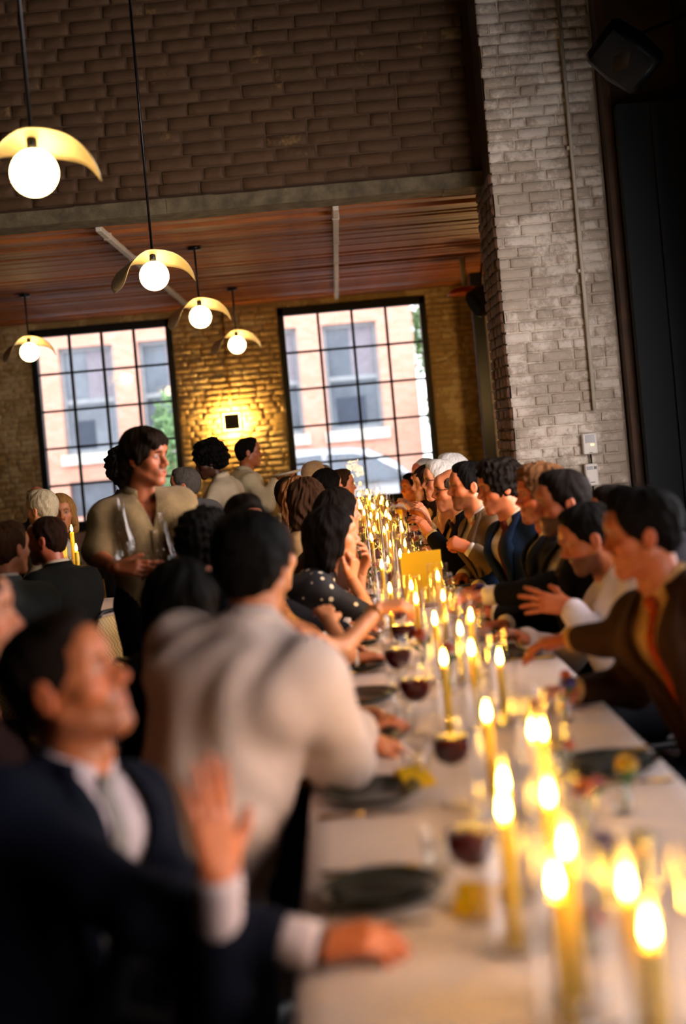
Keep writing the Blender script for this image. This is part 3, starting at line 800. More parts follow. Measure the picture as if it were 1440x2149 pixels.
# ---- materials for people
def skin_mat():
    m, nt, b = new_mat('skin')
    at_ = N(nt, 'ShaderNodeAttribute', attribute_name='tint')
    tc = N(nt, 'ShaderNodeTexCoord'); nz = N(nt, 'ShaderNodeTexNoise', i={'Scale': 45.0, 'Detail': 4.0})
    nt.links.new(tc.outputs['Object'], nz.inputs['Vector'])
    mr = N(nt, 'ShaderNodeMapRange', i={'To Min': .88, 'To Max': 1.1}); nt.links.new(nz.outputs['Fac'], mr.inputs['Value'])
    hs = N(nt, 'ShaderNodeHueSaturation'); nt.links.new(mr.outputs['Result'], hs.inputs['Value']); nt.links.new(at_.outputs['Color'], hs.inputs['Color'])
    nt.links.new(hs.outputs['Color'], b.inputs['Base Color'])
    b.inputs['Roughness'].default_value = .48
    return m
MAT['skin'] = skin_mat()
_hm = {}
def hair_mat(col):
    if col in _hm: return _hm[col]
    m, nt, b = new_mat('hair_' + col.strip('#')); c = srgb(col)
    a = N(nt, 'ShaderNodeAttribute', attribute_name='strand')
    nz = N(nt, 'ShaderNodeTexNoise', i={'Scale': 5.0, 'Detail': 6.0, 'Roughness': .65}); nt.links.new(a.outputs['Vector'], nz.inputs['Vector'])
    mr = N(nt, 'ShaderNodeMapRange', i={'From Min': .3, 'From Max': .7}); nt.links.new(nz.outputs['Fac'], mr.inputs['Value'])
    mx = N(nt, 'ShaderNodeMix', data_type='RGBA'); mx.inputs[6].default_value = (*[x * .35 for x in c], 1); mx.inputs[7].default_value = (*[min(1, x * 1.25) for x in c], 1)
    nt.links.new(mr.outputs['Result'], mx.inputs[0]); nt.links.new(mx.outputs[2], b.inputs['Base Color'])
    b.inputs['Roughness'].default_value = .6; b.inputs['Specular IOR Level'].default_value = .06
    bp = N(nt, 'ShaderNodeBump', i={'Strength': .55, 'Distance': .01}); nt.links.new(nz.outputs['Fac'], bp.inputs['Height']); nt.links.new(bp.outputs['Normal'], b.inputs['Normal'])
    _hm[col] = m; return m
_fm = {}
def cloth(col, kind='plain'):
    key = (col, kind)
    if key in _fm: return _fm[key]
    if kind == 'plain': m = M('cloth_' + col.strip('#'), col, .85, var=.16, vs=5, bump=.25, bs=260, spec=.08)
    elif kind == 'linen': m = M('linen_' + col.strip('#'), col, .9, var=.22, vs=22, bump=.5, bs=180, spec=.15, sheen=.1)
    elif kind == 'sequin':
        m = M('sequins', col, .22, .7, var=.6, vs=60, bump=1.0, bs=140)
    elif kind == 'dots':
        m, nt, b = new_mat('polka_dots')
        tc = N(nt, 'ShaderNodeTexCoord'); vo = N(nt, 'ShaderNodeTexVoronoi', i={'Scale': 21.0, 'Randomness': .55})
        nt.links.new(tc.outputs['Object'], vo.inputs['Vector'])
        mr = N(nt, 'ShaderNodeMapRange', i={'From Min': .20, 'From Max': .24, 'To Min': 1.0, 'To Max': 0.0}); nt.links.new(vo.outputs['Distance'], mr.inputs['Value'])
        mx = N(nt, 'ShaderNodeMix', data_type='RGBA'); mx.inputs[6].default_value = (*srgb(col), 1); mx.inputs[7].default_value = (*srgb('#d9cdb4'), 1)
        nt.links.new(mr.outputs['Result'], mx.inputs[0]); nt.links.new(mx.outputs[2], b.inputs['Base Color']); b.inputs['Roughness'].default_value = .8
    elif kind == 'stripe':
        m, nt, b = new_mat('striped_tie')
        tc = N(nt, 'ShaderNodeTexCoord'); wv = N(nt, 'ShaderNodeTexWave', bands_direction='DIAGONAL', i={'Scale': 22.0})
        nt.links.new(tc.outputs['Object'], wv.inputs['Vector'])
        mx = N(nt, 'ShaderNodeMix', data_type='RGBA'); mx.inputs[6].default_value = (*srgb(col), 1); mx.inputs[7].default_value = (*[c * .45 for c in srgb(col)], 1)
        nt.links.new(wv.outputs['Fac'], mx.inputs[0]); nt.links.new(mx.outputs[2], b.inputs['Base Color']); b.inputs['Roughness'].default_value = .6
    _fm[key] = m; return m

def g(x, c, w): return np.exp(-((x - c) / w) ** 2)
def sstep(x, a, b): t = np.clip((x - a) / (b - a), 0, 1); return t * t * (3 - 2 * t)

def head_mesh(h, skin, hairc, fem=False, beard=0.0, stache=0.0, wide=1.0, jaw=1.0, smile=0.0, lip=None, neck=.19):
    F = Field((-.10, -.15, -.13 - neck * .55), (.10, .14, .13), h)
    nr = .046 if fem else .055
    F.ball((0, -.014, .032), (.073 * wide, .094, .082), .02)
    F.ball((0, .022, -.022), (.060 * wide, .066, .092), .03)
    j = .9 if fem else 1.0
    for s in (-1, 1):
        F.cone((s * .050 * wide * j, -.002, -.058), (s * .018, .062, -.108), .020, .016 * jaw, .03)
        F.ball((s * .042 * wide, .055, -.028), (.022, .022, .020), .03)
        F.cone((s * .012, .083, .021), (s * .046, .066, .018), .010 if not fem else .007, .008, .02)
    F.ball((0, .074, -.108), (.020 * jaw, .017, .015), .028)
    F.ball((0, .074, .045), (.045, .018, .03), .04)
    for s in (-1, 1): F.ball((s * .031, .098, .0), (.019, .018, .014), .022, True)
    for s in (-1, 1):
        F.ball((s * .031, .0715, .0), (.0145, .0135, .0115), .006)
        F.cone((s * .020, .083, .0085), (s * .043, .075, .006), .0042, .0035, .006)
        F.cone((s * .021, .080, -.008), (s * .041, .074, -.007), .003, .003, .006)
    F.cone((0, .086, .006), (0, .108, -.032), .0075, .0125, .014)
    for s in (-1, 1): F.ball((s * .0125, .096, -.039), (.0085, .011, .008), .008)
    F.ball((0, .076, -.066), (.030, .018, .022), .025)
    F.cone((-.019, .086, -.0655), (.019, .086, -.0655), .0052, .0052, .008)
    F.ball((0, .094, -.0645), (.010, .006, .005), .006)
    F.cone((-.016, .086, -.0775), (.016, .086, -.0775), .0062, .0062, .008)
    F.cone((-.022, .100, -.0712), (.022, .100, -.0712), .003, .003, .006, sub=True)
    for s in (-1, 1):
        F.ball((s * .077 * wide, -.012, -.010), (.009, .019, .032), .008)
        F.ball((s * .087 * wide, -.008, -.006), (.006, .010, .018), .005, True)
    F.cone((0, -.022, -.06), (0, -.038, -.13 - neck * .28), nr, nr * 1.02, .03)
    if not fem: F.ball((0, .022, -.150), (.014, .016, .02), .02)
    V, Q = F.surface()
    x, y, z = V.T; ax_ = np.abs(x)
    sk = np.array(srgb(skin)) * TAN; hc = np.array(srgb(hairc)) * .9
    T = np.tile(sk, (len(V), 1))
    def mix(m, c): m = np.clip(m, 0, 1)[:, None]; T[:] = T * (1 - m) + np.asarray(c) * m
    red = sk * np.array((1.12, .74, .68))
    mix(.55 * g(ax_, .045, .02) * g(z, -.03, .02) * sstep(y, .03, .06), red)
    mix(.6 * g(x, 0, .016) * g(z, -.035, .014) * sstep(y, .09, .105), red)
    mix(.6 * sstep(ax_, .074, .084) * g(z, -.01, .04), red)
    face = sstep(y, .055, .072)
    lc = np.array(srgb(lip)) if lip else sk * np.array((.95, .50, .46))
    mix(.85 * (1 - sstep(ax_, .018, .025)) * g(z, -.0715, .011) ** 1.5 * sstep(y, .078, .086), lc)
    mix(.8 * (1 - sstep(ax_, .018, .024)) * g(z, -.0713, .0022) * sstep(y, .078, .086), lc * .25)
    br = g(z, .0205 - .004 * np.abs(ax_ - .03) / .02, .0052) * sstep(ax_, .010, .016) * (1 - sstep(ax_, .042, .052)) * face
    mix((.65 if fem else .9) * br, hc * .6)
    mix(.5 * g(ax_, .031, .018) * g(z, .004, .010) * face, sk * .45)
    ey = ((ax_ - .031) / .0125) ** 2 + ((z + .0002) / .0056) ** 2
    mix((1 - sstep(ey, .75, 1.15)) * sstep(y, .066, .072), (.34, .31, .28))
    ir = ((ax_ - .031) / .0056) ** 2 + ((z + .0002) / .0056) ** 2
    mix((1 - sstep(ir, .7, 1.2)) * sstep(y, .066, .072), (.03, .022, .016))
    mix(.8 * g(ey, 1.2, .3) * sstep(z, .0, .004) * sstep(y, .062, .07), hc * .3)
    if beard:
        cheek = -.038 - .25 * np.clip(y - .03, 0, .1) + .012 * np.sin(ax_ * 60)
        bm_ = (1 - sstep(z, cheek - .018, cheek + .004)) * sstep(y, -.02, .01) * sstep(z, -.165, -.135)
        bm_ *= 1 - .9 * (1 - sstep(ax_, .018, .026)) * g(z, -.0715, .010)
        mix(beard * bm_, hc)
    if beard or stache: mix(max(beard, stache) * (1 - sstep(ax_, .022, .034)) * g(z, -.0545, .0075) * sstep(y, .072, .085), hc)
    return V, Q, T

def hair_mesh(h, style, seed=0):
    """Hair in head coordinates (x right, y forward, z up)."""
    lo, hi = (-.12, -.17, -.16), (.12, .15, .17)
    if style in ('long', 'longwavy'): lo = (-.14, -.19, -.36)
    if style in ('afro',): lo, hi = (-.2, -.22, -.16), (.2, .19, .22)
    if style == 'bob': lo = (-.14, -.18, -.22)
    F = Field(lo, hi, h)
    c = (0, -.014, .032); R = np.array((.073, .094, .082))
    face_c, face_r = (0, .200, -.065), .182
    nape = ((0, .476, -.879), (0, -.06, -.075))
    if style in ('short', 'fade', 'thin', 'rim', 'buzz'):
        t = {'short': .011, 'fade': .009, 'thin': .007, 'rim': .008, 'buzz': .005}[style]
        F.ball(c, R + t, .01); F.ball((0, -.05, -.02), (.062, .052, .06), .03)
        if style in ('short', 'fade'): F.ball((0, .035, .095), (.050, .045, .026), .03)
        F.ball(face_c, face_r + (.012 if style in ('thin', 'buzz') else 0), .012, True)
        if style == 'rim': F.ball((0, .03, .12), (.075, .11, .09), .02, True)
        F.cut(*nape)
        F.ripple(strands(.0026, seed=seed))
    elif style == 'thick':
        F.ball((0, -.02, .036), R + .026, .01); F.ball((0, .035, .105), (.055, .05, .036), .03); F.ball((0, -.062, -.02), (.078, .062, .075), .03)
        F.ball(face_c, face_r - .004, .012, True); F.cut((0, .476, -.879), (0, -.06, -.085)); F.ripple(strands(.003, seed=seed))
    elif style == 'quiff':
        F.ball(c, R + .013, .01); F.ball((0, .045, .100), (.052, .045, .036), .03); F.ball((0, -.05, -.02), (.062, .052, .06), .03)
        F.ball((0, .205, -.075), .178, .012, True); F.cut(*nape); F.ripple(strands(.003, seed=seed))
    elif style == 'curly':
        F.ball(c, R + .024, .01); F.ball((0, .05, .098), (.060, .045, .040), .03); F.ball((0, -.065, -.02), (.068, .055, .07), .03)
        F.ball((0, .215, -.075), .182, .012, True); F.cut((0, .476, -.879), (0, -.06, -.10)); F.ripple(curls(.0042, 165, seed), .04)
    elif style == 'mop':
        F.ball(c, R + .020, .01); F.ball((.01, .066, .074), (.066, .034, .036), .03); F.ball((0, -.06, -.02), (.070, .058, .07), .03)
        for s in (-1, 1): F.cone((s * .045, -.07, -.05), (s * .050, -.092, -.115), .040, .020, .03); F.cone((s * .072, .01, .03), (s * .074, .016, -.02), .016, .010, .02)
        F.ball((0, .215, -.09), .176, .012, True); F.cut((0, .30, -.95), (0, -.05, -.125)); F.ripple(strands(.004, 90, seed))
    elif style == 'afro':
        F.ball((0, -.03, .055), (.125, .135, .12), .02); F.ball((0, -.08, .0), (.11, .09, .09), .04)
        F.ball((0, .235, -.09), .185, .02, True); F.cut((0, .35, -.93), (0, -.05, -.085)); F.ripple(curls(.007, 120, seed), .05)
    elif style in ('long', 'longwavy', 'bob'):
        F.ball(c, R + .018, .01); L = .13 if style == 'bob' else .27
        F.cone((0, -.075, .0), (0, -.085, -L), .062, .052, .04)
        for s in (-1, 1): F.cone((s * .066, -.025, .02), (s * .080, -.035, -L * .95), .036, .036, .04); F.cone((s * .062, .035, .055), (s * .078, .02, -L * .6), .022, .018, .03)
        F.ball((0, .195, -.070), .166, .012, True)
        F.ripple(strands(.004 if style != 'longwavy' else .008, 70, seed))
    elif style == 'bun':
        F.ball(c, R + .013, .01); F.ball((0, -.12, .06), (.042, .038, .042), .015); F.ball((0, -.05, -.02), (.062, .052, .06), .03)
        F.ball(face_c, face_r, .012, True); F.cut(*nape); F.ripple(strands(.002, seed=seed))
    return F.surface()

def hand_mesh(h, curl, spread=.12, thumb=.5, left=False, thumb_in=.0):
    """Hand from the wrist: x along the fingers, y to the thumb side, z out of the back. curl: four fingers, 0 straight .. 1 fist."""
    F = Field((-.06, -.09, -.12), (.21, .10, .06), h)
    ys = (.027, .009, -.009, -.026); ln = ((.042, .026, .021), (.046, .030, .022), (.043, .028, .021), (.034, .021, .018)); kx = (.088, .092, .088, .080)
    F.cone((-.022, 0, 0), (.005, 0, 0), .026, .025, .02, flat=((0, 0, 1), .78))
    for i in range(4):
        F.cone((.008, ys[i] * .6, 0), (kx[i], ys[i], .002), .0165, .0125, .012)
        a = spread * (1.5 - i) * .6; d = np.array((math.cos(a), math.sin(a), 0)); p = np.array((kx[i], ys[i], .002))
        an = 0.; r = .0098 if i < 3 else .0085
        for q in range(3):
            an += curl[i] * (1.35, 1.5, .9)[q]
            dd = d * math.cos(an) - np.array((0, 0, 1)) * math.sin(an); e = p + dd * ln[i][q]
            F.cone(p, e, r, r * .92, .006); p = e; r *= .92
    F.cone((.012, .016, -.006), (.040, .040 - .012 * thumb_in, -.014), .019, .015, .015)
    p = np.array((.040, .040 - .012 * thumb_in, -.014)); d1 = unit((math.cos(thumb), math.sin(thumb) * (1 - thumb_in) , -.25 - .5 * thumb_in)); e = p + d1 * .036
    F.cone(p, e, .0125, .0110, .010); d2 = unit((math.cos(thumb * .5), math.sin(thumb * .5) - .4 * thumb_in, -.30 - .4 * thumb_in)); F.cone(e, e + d2 * .028, .0108, .0085, .006)
    V, Q = F.surface()
    if left: V = V * np.array((1, -1, 1)); Q = Q[:, ::-1]
    return V, Q

def frame(xdir, zdir):
    x = unit(xdir); z = np.asarray(zdir, float); z = unit(z - x * (z @ x)); y = np.cross(z, x)
    return np.stack([x, y, z], 1)
def ik(a, b, l1, l2, hint):
    d = b - a; L = np.linalg.norm(d)
    if L > (l1 + l2) * .985:
        k = L / ((l1 + l2) * .985); 
        if k > 1.12: b = a + d / L * (l1 + l2) * .985 * 1.12; d = b - a; L = np.linalg.norm(d); k = 1.12
        l1 *= k; l2 *= k
    x = (l1 * l1 - l2 * l2 + L * L) / (2 * L); hh = math.sqrt(max(l1 * l1 - x * x, 0))
    n = unit(d); hv = np.asarray(hint, float); hv = unit(hv - n * (hv @ n))
    return a + n * x + hv * hh, b

PEOPLE = {}
TAN = np.array((.92, .76, .66))
def joined(parts):
    V, F, T, n = [], [], [], 0
    for v, f, t in parts: V.append(v); F.append(f + n); T.append(t); n += len(v)
    return np.concatenate(V), np.concatenate(F), np.concatenate(T)
HANDS = {}
def person(who, label, head, yaw, pitch=0, roll=0, pelvis=None, byaw=None, skin='#c58a63', hair=('short', '#1a120c'), top='suit', col='#15171d', shirt='#d8d0c8', tie=None,
           L=None, R=None, Lh=None, Rh=None, Le=None, Re=None, fem=False, stand=False, fine=1.0, beard=0.0, stache=0.0, pants='#14141a', sleeves=1.0, glasses=None, scale=1.0, kind='plain',
           neckline=0.0, lip=None, wide=1.0, jaw=1.0, apron=None, shoulder=None, group=None, open_collar=False, hscale=1.0, pocket=None, bulk=0.0, crease=None, cuffs=(.03, .03), watch=None):
    """One guest: skeleton from head, pelvis and wrist targets; body, hair and clothes grown around it."""
    H = v3(head); byaw = yaw if byaw is None else byaw
    f = np.array((math.cos(math.radians(byaw)), math.sin(math.radians(byaw)), 0)); r = np.array((f[1], -f[0], 0)); up = np.array((0, 0, 1.))
    # head frame
    hy = math.radians(yaw); hf = np.array((math.cos(hy), math.sin(hy), 0)); hr = np.array((hf[1], -hf[0], 0))
    cp, sp = math.cos(math.radians(pitch)), math.sin(math.radians(pitch))
    hf2 = hf * cp + up * sp; hu = up * cp - hf * sp
    c_, s_ = math.cos(math.radians(roll)), math.sin(math.radians(roll)); hr2 = hr * c_ + hu * s_; hu2 = hu * c_ - hr * s_
    HM = np.stack([hr2, hf2, hu2], 1) * hscale
    P = v3(pelvis) if pelvis is not None else np.array((H[0] - f[0] * .10, H[1] - f[1] * .10, .53))
    Nk = H - hu2 * .162 * hscale - hf2 * .034 - f * .012
    spine = Nk - P; ut = unit(spine); ft = unit(f - ut * (f @ ut)); rt = np.cross(ft, ut)
    sw = (shoulder or (.150 if fem else .180)) * scale
    A = {'N': Nk, 'P': P, 'C': P + spine * .74, 'B': P + spine * .36}
    A['SR'] = Nk - ut * .078 + rt * sw; A['SL'] = Nk - ut * .078 - rt * sw
    l1, l2 = .285 * scale, .255 * scale
    sides = {}
    for sd, tgt, el in (('R', R, Re), ('L', L, Le)):
        sg = 1 if sd == 'R' else -1
        if tgt is None: tgt = P + f * .38 + r * sg * .10 + up * (.28 if not stand else -.15)
        if isinstance(el, Vector): E, W = v3(el), v3(tgt)      # elbow given as a point of the room
        else: E, W = ik(A['S' + sd], v3(tgt), l1, l2, (-up * .8 + r * sg * .5 - f * .25) if el is None else np.asarray(el, float))
        A['E' + sd], A['W' + sd] = E, W
    for sg, sd in ((1, 'R'), (-1, 'L')):
        A['H' + sd] = P + r * sg * .095 - up * .01
        if stand: A['K' + sd] = P + r * sg * .10 - up * (P[2] - .5) + f * .02; A['A' + sd] = np.array((*(P + r * sg * .11 - f * .02)[:2], .085))
        else:
            A['K' + sd] = P + r * sg * .15 + f * .42 + up * (.02 + .5 - P[2]); A['A' + sd] = np.array((*(P + r * sg * .14 + f * .40)[:2], .085))
    pts = np.array(list(A.values()))
    base = Vector((P[0], P[1], 0)); root = empty('person', base)
    tag(root, label, 'person', group)
    PEOPLE[who] = (root, A, f)

    def torso(F, o, k=.05, low=True):
        ww = .86 if fem else 1.0
        if o > 0:
            F.cone(A['B'] - ft * .012, A['C'] - ft * .030, .100 * ww + o, .104 * ww + o, .08)
            F.cone(A['SR'] - rt * .05 - ut * .07 - ft * .030, A['SL'] + rt * .05 - ut * .07 - ft * .030, .070 + o, .070 + o, .08)
            F.cone(Nk - ut * .09 - ft * .022, Nk - ut * .008 - ft * .006, .075 + o, .054 + o * .6, k)
        for sg in (1, -1):
            F.cone(A['B'] + rt * sg * .045 * ww, A['C'] + rt * sg * .075 * ww + ft * .012, .105 * ww + o, .112 * ww + o, k)
            F.cone(A['P'] + r * sg * .06, A['B'] + rt * sg * .045 * ww, .115 + o, .104 * ww + o, k)
            F.cone(Nk - ut * .035 - ft * .005, A['SR' if sg > 0 else 'SL'], .046 + o * .7, .056 + o * .8, k)
            if fem: F.ball(A['C'] + rt * sg * .068 + ft * .10 - ut * .02, .058 + o * .6, .04)
            else: F.ball(A['C'] + rt * sg * .075 + ft * .07 + ut * .03, .065 + o * .6, .05)
            F.cone(A['C'] + rt * sg * .08 - ft * .05, A['SR' if sg > 0 else 'SL'] - ft * .01, .075 + o * .6, .056 + o * .8, k)
    def arm(F, sd, o, end=1.0, k=.035, loose=0.0):
        S, E, W = A['S' + sd], A['E' + sd], A['W' + sd]; m = .86 if fem else 1.0
        if end <= .5:
            E2 = S + (E - S) * end * 2; F.cone(S, E2, .056 * m + o, .050 * m + o + loose, k); return
        F.cone(S, E, .056 * m + o, .043 * m + o + loose, k); W2 = E + (W - E) * (end - .5) * 2
        F.cone(E, W2, .044 * m + o + loose, (.027 + .006) * m + o * .9 + loose * .5, k)
    def legs(F, o, k=.04):
        for sd in 'RL':
            F.cone(A['H' + sd], A['K' + sd], .085 + o, .060 + o, k); F.cone(A['K' + sd], A['A' + sd], .058 + o, .042 + o, k)
    lo, hi = pts.min(0) - .20, pts.max(0) + .18; lo[2] = max(lo[2], -.02)
    # ---- body: one skin surface with head and hands
    hb = .017 * fine
    F = Field(lo, hi, hb); torso(F, -.008 if sleeves < .1 else -.018)
    for sd in 'RL': arm(F, sd, -.002 if sleeves < .9 else -.006)
    legs(F, -.006)
    for sd in 'RL': F.cone(A['A' + sd] - up * .03, A['A' + sd] - up * .035 + f * .15, .042, .034, .03)
    F.cone(Nk - ut * .05 + ft * .004, Nk + hu2 * .03, .046 if not fem else .040, .046 if not fem else .038, .03)
    V, Q = F.surface(); sk = np.array(srgb(skin)) * TAN; T = np.tile(sk, (len(V), 1))
    T[V[:, 2] < .12] = (.012, .010, .010)
    parts = [(V, Q, T)]
    hv, hq, ht = head_mesh(.0042 * fine, skin, hair[1], fem, beard, stache, wide, jaw, lip=lip)
    parts.append((hv @ HM.T + H, hq, ht))
    for sd, spec in (('R', Rh), ('L', Lh)):
        spec = spec or {}
        d = spec.get('d'); d = unit(A['W' + sd] - A['E' + sd]) if d is None else unit(d)
        n = np.asarray(spec.get('n', (0, 0, 1)), float)
        if abs(unit(n) @ d) > .97: n = f
        cu = spec.get('curl', (.22, .25, .28, .3)); cu = (cu,) * 4 if not isinstance(cu, (tuple, list)) else tuple(cu)
        key = (round(.0042 * fine, 4), cu, spec.get('spread', .12), spec.get('thumb', .5), sd, spec.get('tin', 0.))
        if key not in HANDS: HANDS[key] = hand_mesh(key[0], cu, key[2], key[3], sd == 'L', key[5])
        v, q = HANDS[key]; m = (.90 if fem else 1.0) * scale
        parts.append((v * m @ frame(d, n).T + A['W' + sd], q, np.tile(sk * np.array((1.03, .95, .92)), (len(v), 1))))
    V, Q, T = joined(parts)
    me = mesh_np('body', V, Q); ca = me.color_attributes.new('tint', 'FLOAT_COLOR', 'POINT')
    ca.data.foreach_set('color', np.concatenate([T, np.ones((len(T), 1))], 1).astype(np.float32).ravel())
    link('body', me, MAT['skin'], root)
    # ---- hair
    if hair[0] != 'bald':
        v, q = hair_mesh((.0042 if hair[0] in ('curly', 'afro') else .0052) * fine, hair[0], (sum(map(ord, who)) % 97) * .37); me = mesh_np('hair', v @ HM.T + H, q)
        d_ = v - np.array((0, -.03, .05)); th = np.arctan2(d_[:, 0], d_[:, 1]); ph = np.arccos(np.clip(d_[:, 2] / (np.linalg.norm(d_, axis=1) + 1e-6), -1, 1)) - 6 * np.minimum(d_[:, 2] + .08, 0)
        st = np.stack([np.cos(th) * 7, np.sin(th) * 7, ph * .9], 1).astype(np.float32)
        me.attributes.new('strand', 'FLOAT_VECTOR', 'POINT').data.foreach_set('vector', st.ravel())
        link('hair', me, hair_mat(hair[1]), root)
    # ---- clothes
    hc = .0125 * fine; sd_ = (sum(map(ord, who)) % 89) * .7
    zlo = P[2] - (.16 if not stand else .20)
    glo, ghi = pts.min(0) - .17, pts.max(0) + .14; glo[2] = max(min(zlo, A['WR'][2] - .1, A['WL'][2] - .1, A['ER'][2] - .1, A['EL'][2] - .1), 0); ghi[2] = Nk[2] + .12
    Fp = Field(lo, np.array((hi[0], hi[1], P[2] + .30)), .018 * fine); legs(Fp, .010)
    for sg in (1, -1): Fp.cone(A['P'] + r * sg * .06, A['P'] + r * sg * .06 + ut * .12, .122, .112, .05)
    v, q = Fp.ripple(folds(.004, 1, sd_)).surface(); link('trousers' if not (fem and top == 'dress') else 'skirt', mesh_np('trousers', v, q), cloth(pants), root)
    def to_local(p): d = np.asarray(p) - Nk; return d @ rt, d @ ft, d @ ut
    def bvh_of(v, q): return BVHTree.FromPolygons([Vector(p) for p in v], [tuple(map(int, x)) for x in q])
    def drape(bv, a, b, out):
        """Point on the chest surface at a metres across and b metres up from the neck."""
        o = Nk + rt * a + ut * b + ft * .6
        hit = bv.ray_cast(Vector(o), Vector(-ft), 1.2)
        if hit[0] is None: return Vector(Nk + rt * a + ut * b + ft * .1)
        return hit[0] + Vector(ft) * out
    def torso_bvh(o):
        Ft = Field(glo, ghi, hc * 1.3); torso(Ft, o); return bvh_of(*Ft.surface())
    def vcut(name, v, q, bot, wtop, bt):
        """Opens the front in a clean V from the neck down to bot; sleeves that pass in front stay whole."""
        me = mesh_np(name, v, q); bm = bmesh.new(); bm.from_mesh(me)
        near = [fc for fc in bm.faces if (lambda L_: L_[1] > 0 and bot - .03 < L_[2] < .12 and abs(L_[0]) < wtop + .05)(to_local(fc.calc_center_median())) and (bt.find_nearest(fc.calc_center_median())[3] or 0) < .016]
        es = list({e for fc in near for e in fc.edges}); vs = list({v_ for fc in near for v_ in fc.verts})
        for sg in (1, -1):
            pb = Nk + ut * bot; pt_ = Nk + rt * sg * wtop + ut * .03
            n = unit(np.cross(pt_ - pb, ft)) * sg
            res = bmesh.ops.bisect_plane(bm, geom=vs + es + near, plane_co=Vector(pb), plane_no=Vector(n), dist=1e-5)
            near = [g_ for g_ in res['geom'] if isinstance(g_, bmesh.types.BMFace)]; es = list({e for fc in near for e in fc.edges}); vs = list({v_ for fc in near for v_ in fc.verts})
        kill = []
        for fc in near:
            a_, b_, c2 = to_local(fc.calc_center_median())
            if c2 > bot and b_ > 0 and abs(a_) < wtop * (c2 - bot) / (.03 - bot) - 1e-5: kill.append(fc)
        bmesh.ops.delete(bm, geom=kill, context='FACES'); bm.to_mesh(me); bm.free()
        me.polygons.foreach_set('use_smooth', np.ones(len(me.polygons), bool)); return me
    def collar(mat, rad, h1, h2, gap, flare, name='collar', spread=.02):
        ax = unit(hu * .55 + ut * .45 if False else ut * .6 + hu2 * .4); fx = unit(ft - ax * (ft @ ax)); rx = np.cross(fx, ax); c0 = Nk + ax * .012 - fx * .002
        rows = []
        for i in range(25):
            an = gap + (2 * math.pi - 2 * gap) * i / 24; ca_, sa_ = math.cos(an), math.sin(an)
            front = max(0, ca_); pt = spread * max(0, ca_ - .75) / .25
            row = []
            for (rr, zz) in ((rad, 0), (rad + .001, h1 - .010 * front), (rad + .007, h1 + .004 - .010 * front), (rad + flare, h1 - h2 - pt)):
                row.append(Vector(c0 + fx * ca_ * rr * 1.0 + rx * sa_ * rr * 1.02 + ax * (zz - .018 * front)))
            rows.append(row)
        thicken(MB().grid(rows).build(name, mat, root, True), .003, 0)
    top_mat = cloth(col, kind)
    if top == 'suit':
        Fs = Field(glo, ghi, hc); torso(Fs, .004); v, q = Fs.ripple(folds(.002, 1, sd_)).surface()
        link('shirt', mesh_np('shirt', v, q), cloth(shirt), root); bs = bvh_of(v, q)
        collar(cloth(shirt), .054, .036, .034, .22, .020, 'shirt_collar')
        Fj = Field(glo, ghi, hc); torso(Fj, .019)
        for sd, cf in zip('RL', cuffs): arm(Fj, sd, .013, .985 - cf / .51, loose=.004)
        if not stand:
            for sg in (1, -1): Fj.cone(P + r * sg * .07, P + r * sg * .09 - up * .06, .135, .135, .06)
        v, q = Fj.ripple(folds(.0045, .9, sd_)).surface()
        bot = -.36; wtop = .085
        bj = torso_bvh(.019); me = vcut('jacket', v, q, bot, wtop, bj)
        jk = link('jacket', me, top_mat, root); thicken(jk, .004)
        for sg in (1, -1):
            rows = []
            for i in range(13):
                t = i / 12; b_ = bot + (.02 - bot) * t; a0 = wtop * (b_ - bot) / (.03 - bot)
                wd = .012 + .078 * min(1, t * 1.5) if t < .72 else (.090 - .060 * (t - .72) / .28 if t > .76 else .070)
                rows.append([drape(bj, sg * (a0 + wd * u - .002), b_ - .02 * u, .010 + .004 * (1 - abs(2 * u - 1))) for u in (0, .33, .66, 1)])
            thicken(MB().grid(rows if sg > 0 else rows[::-1]).build('lapel', top_mat, root, True), .003, 0)
        collar(top_mat, .066, .022, .040, .75, .026, 'jacket_collar', 0)
        for sd, cf in zip('RL', cuffs):
            d = unit(A['W' + sd] - A['E' + sd]); w = A['W' + sd] + d * .006
            MB().tube([w - d * (cf + .05), w - d * cf * .6, w - d * .012, w + d * .002, w + d * .0005], [.040 * scale, .040 * scale, .039 * scale, .037 * scale, .030 * scale], 18).build('cuff', cloth(shirt), root, True)
        if tie:
            rows = []
            for i in range(16):
                t = i / 15; b_ = -.012 - .40 * t; wd = .011 + .028 * t if i > 1 else .020
                rows.append([drape(bs, wd * u, b_, .008 + .004 * (1 - abs(u))) for u in (-1, -.5, 0, .5, 1)])
            thicken(MB().grid(rows[::-1]).build('tie', cloth(tie[0], tie[1]), root, True), .003, 0)
            kn = drape(bs, 0, -.018, .012)
            KM = Matrix.Translation(kn) @ Matrix([[rt[i], ft[i], ut[i]] for i in range(3)]).to_4x4()
            MB().box((-.019, -.011, -.02), (.019, .011, .02), KM, .007).build('tie_knot', cloth(tie[0], tie[1]), root, True)
        if pocket:
            p0 = drape(bj, -.10, -.19, .006)
            KM = Matrix.Translation(p0) @ Matrix([[rt[i], ft[i], ut[i]] for i in range(3)]).to_4x4()
            if pocket == 'pin': MB().box((-.008, -.004, -.022), (.008, .006, .022), KM, .003).build('lapel_pin', MAT['brass'], root, True)
            else: MB().box((-.035, -.003, -.012), (.035, .006, .02), KM, .003).build('pocket_square', cloth(pocket), root, True)
    else:
        Fs = Field(glo, ghi, hc); loose = .012 if top in ('shirt', 'polo') else .002
        torso(Fs, (.012 if top in ('shirt', 'polo') else .006) + bulk)
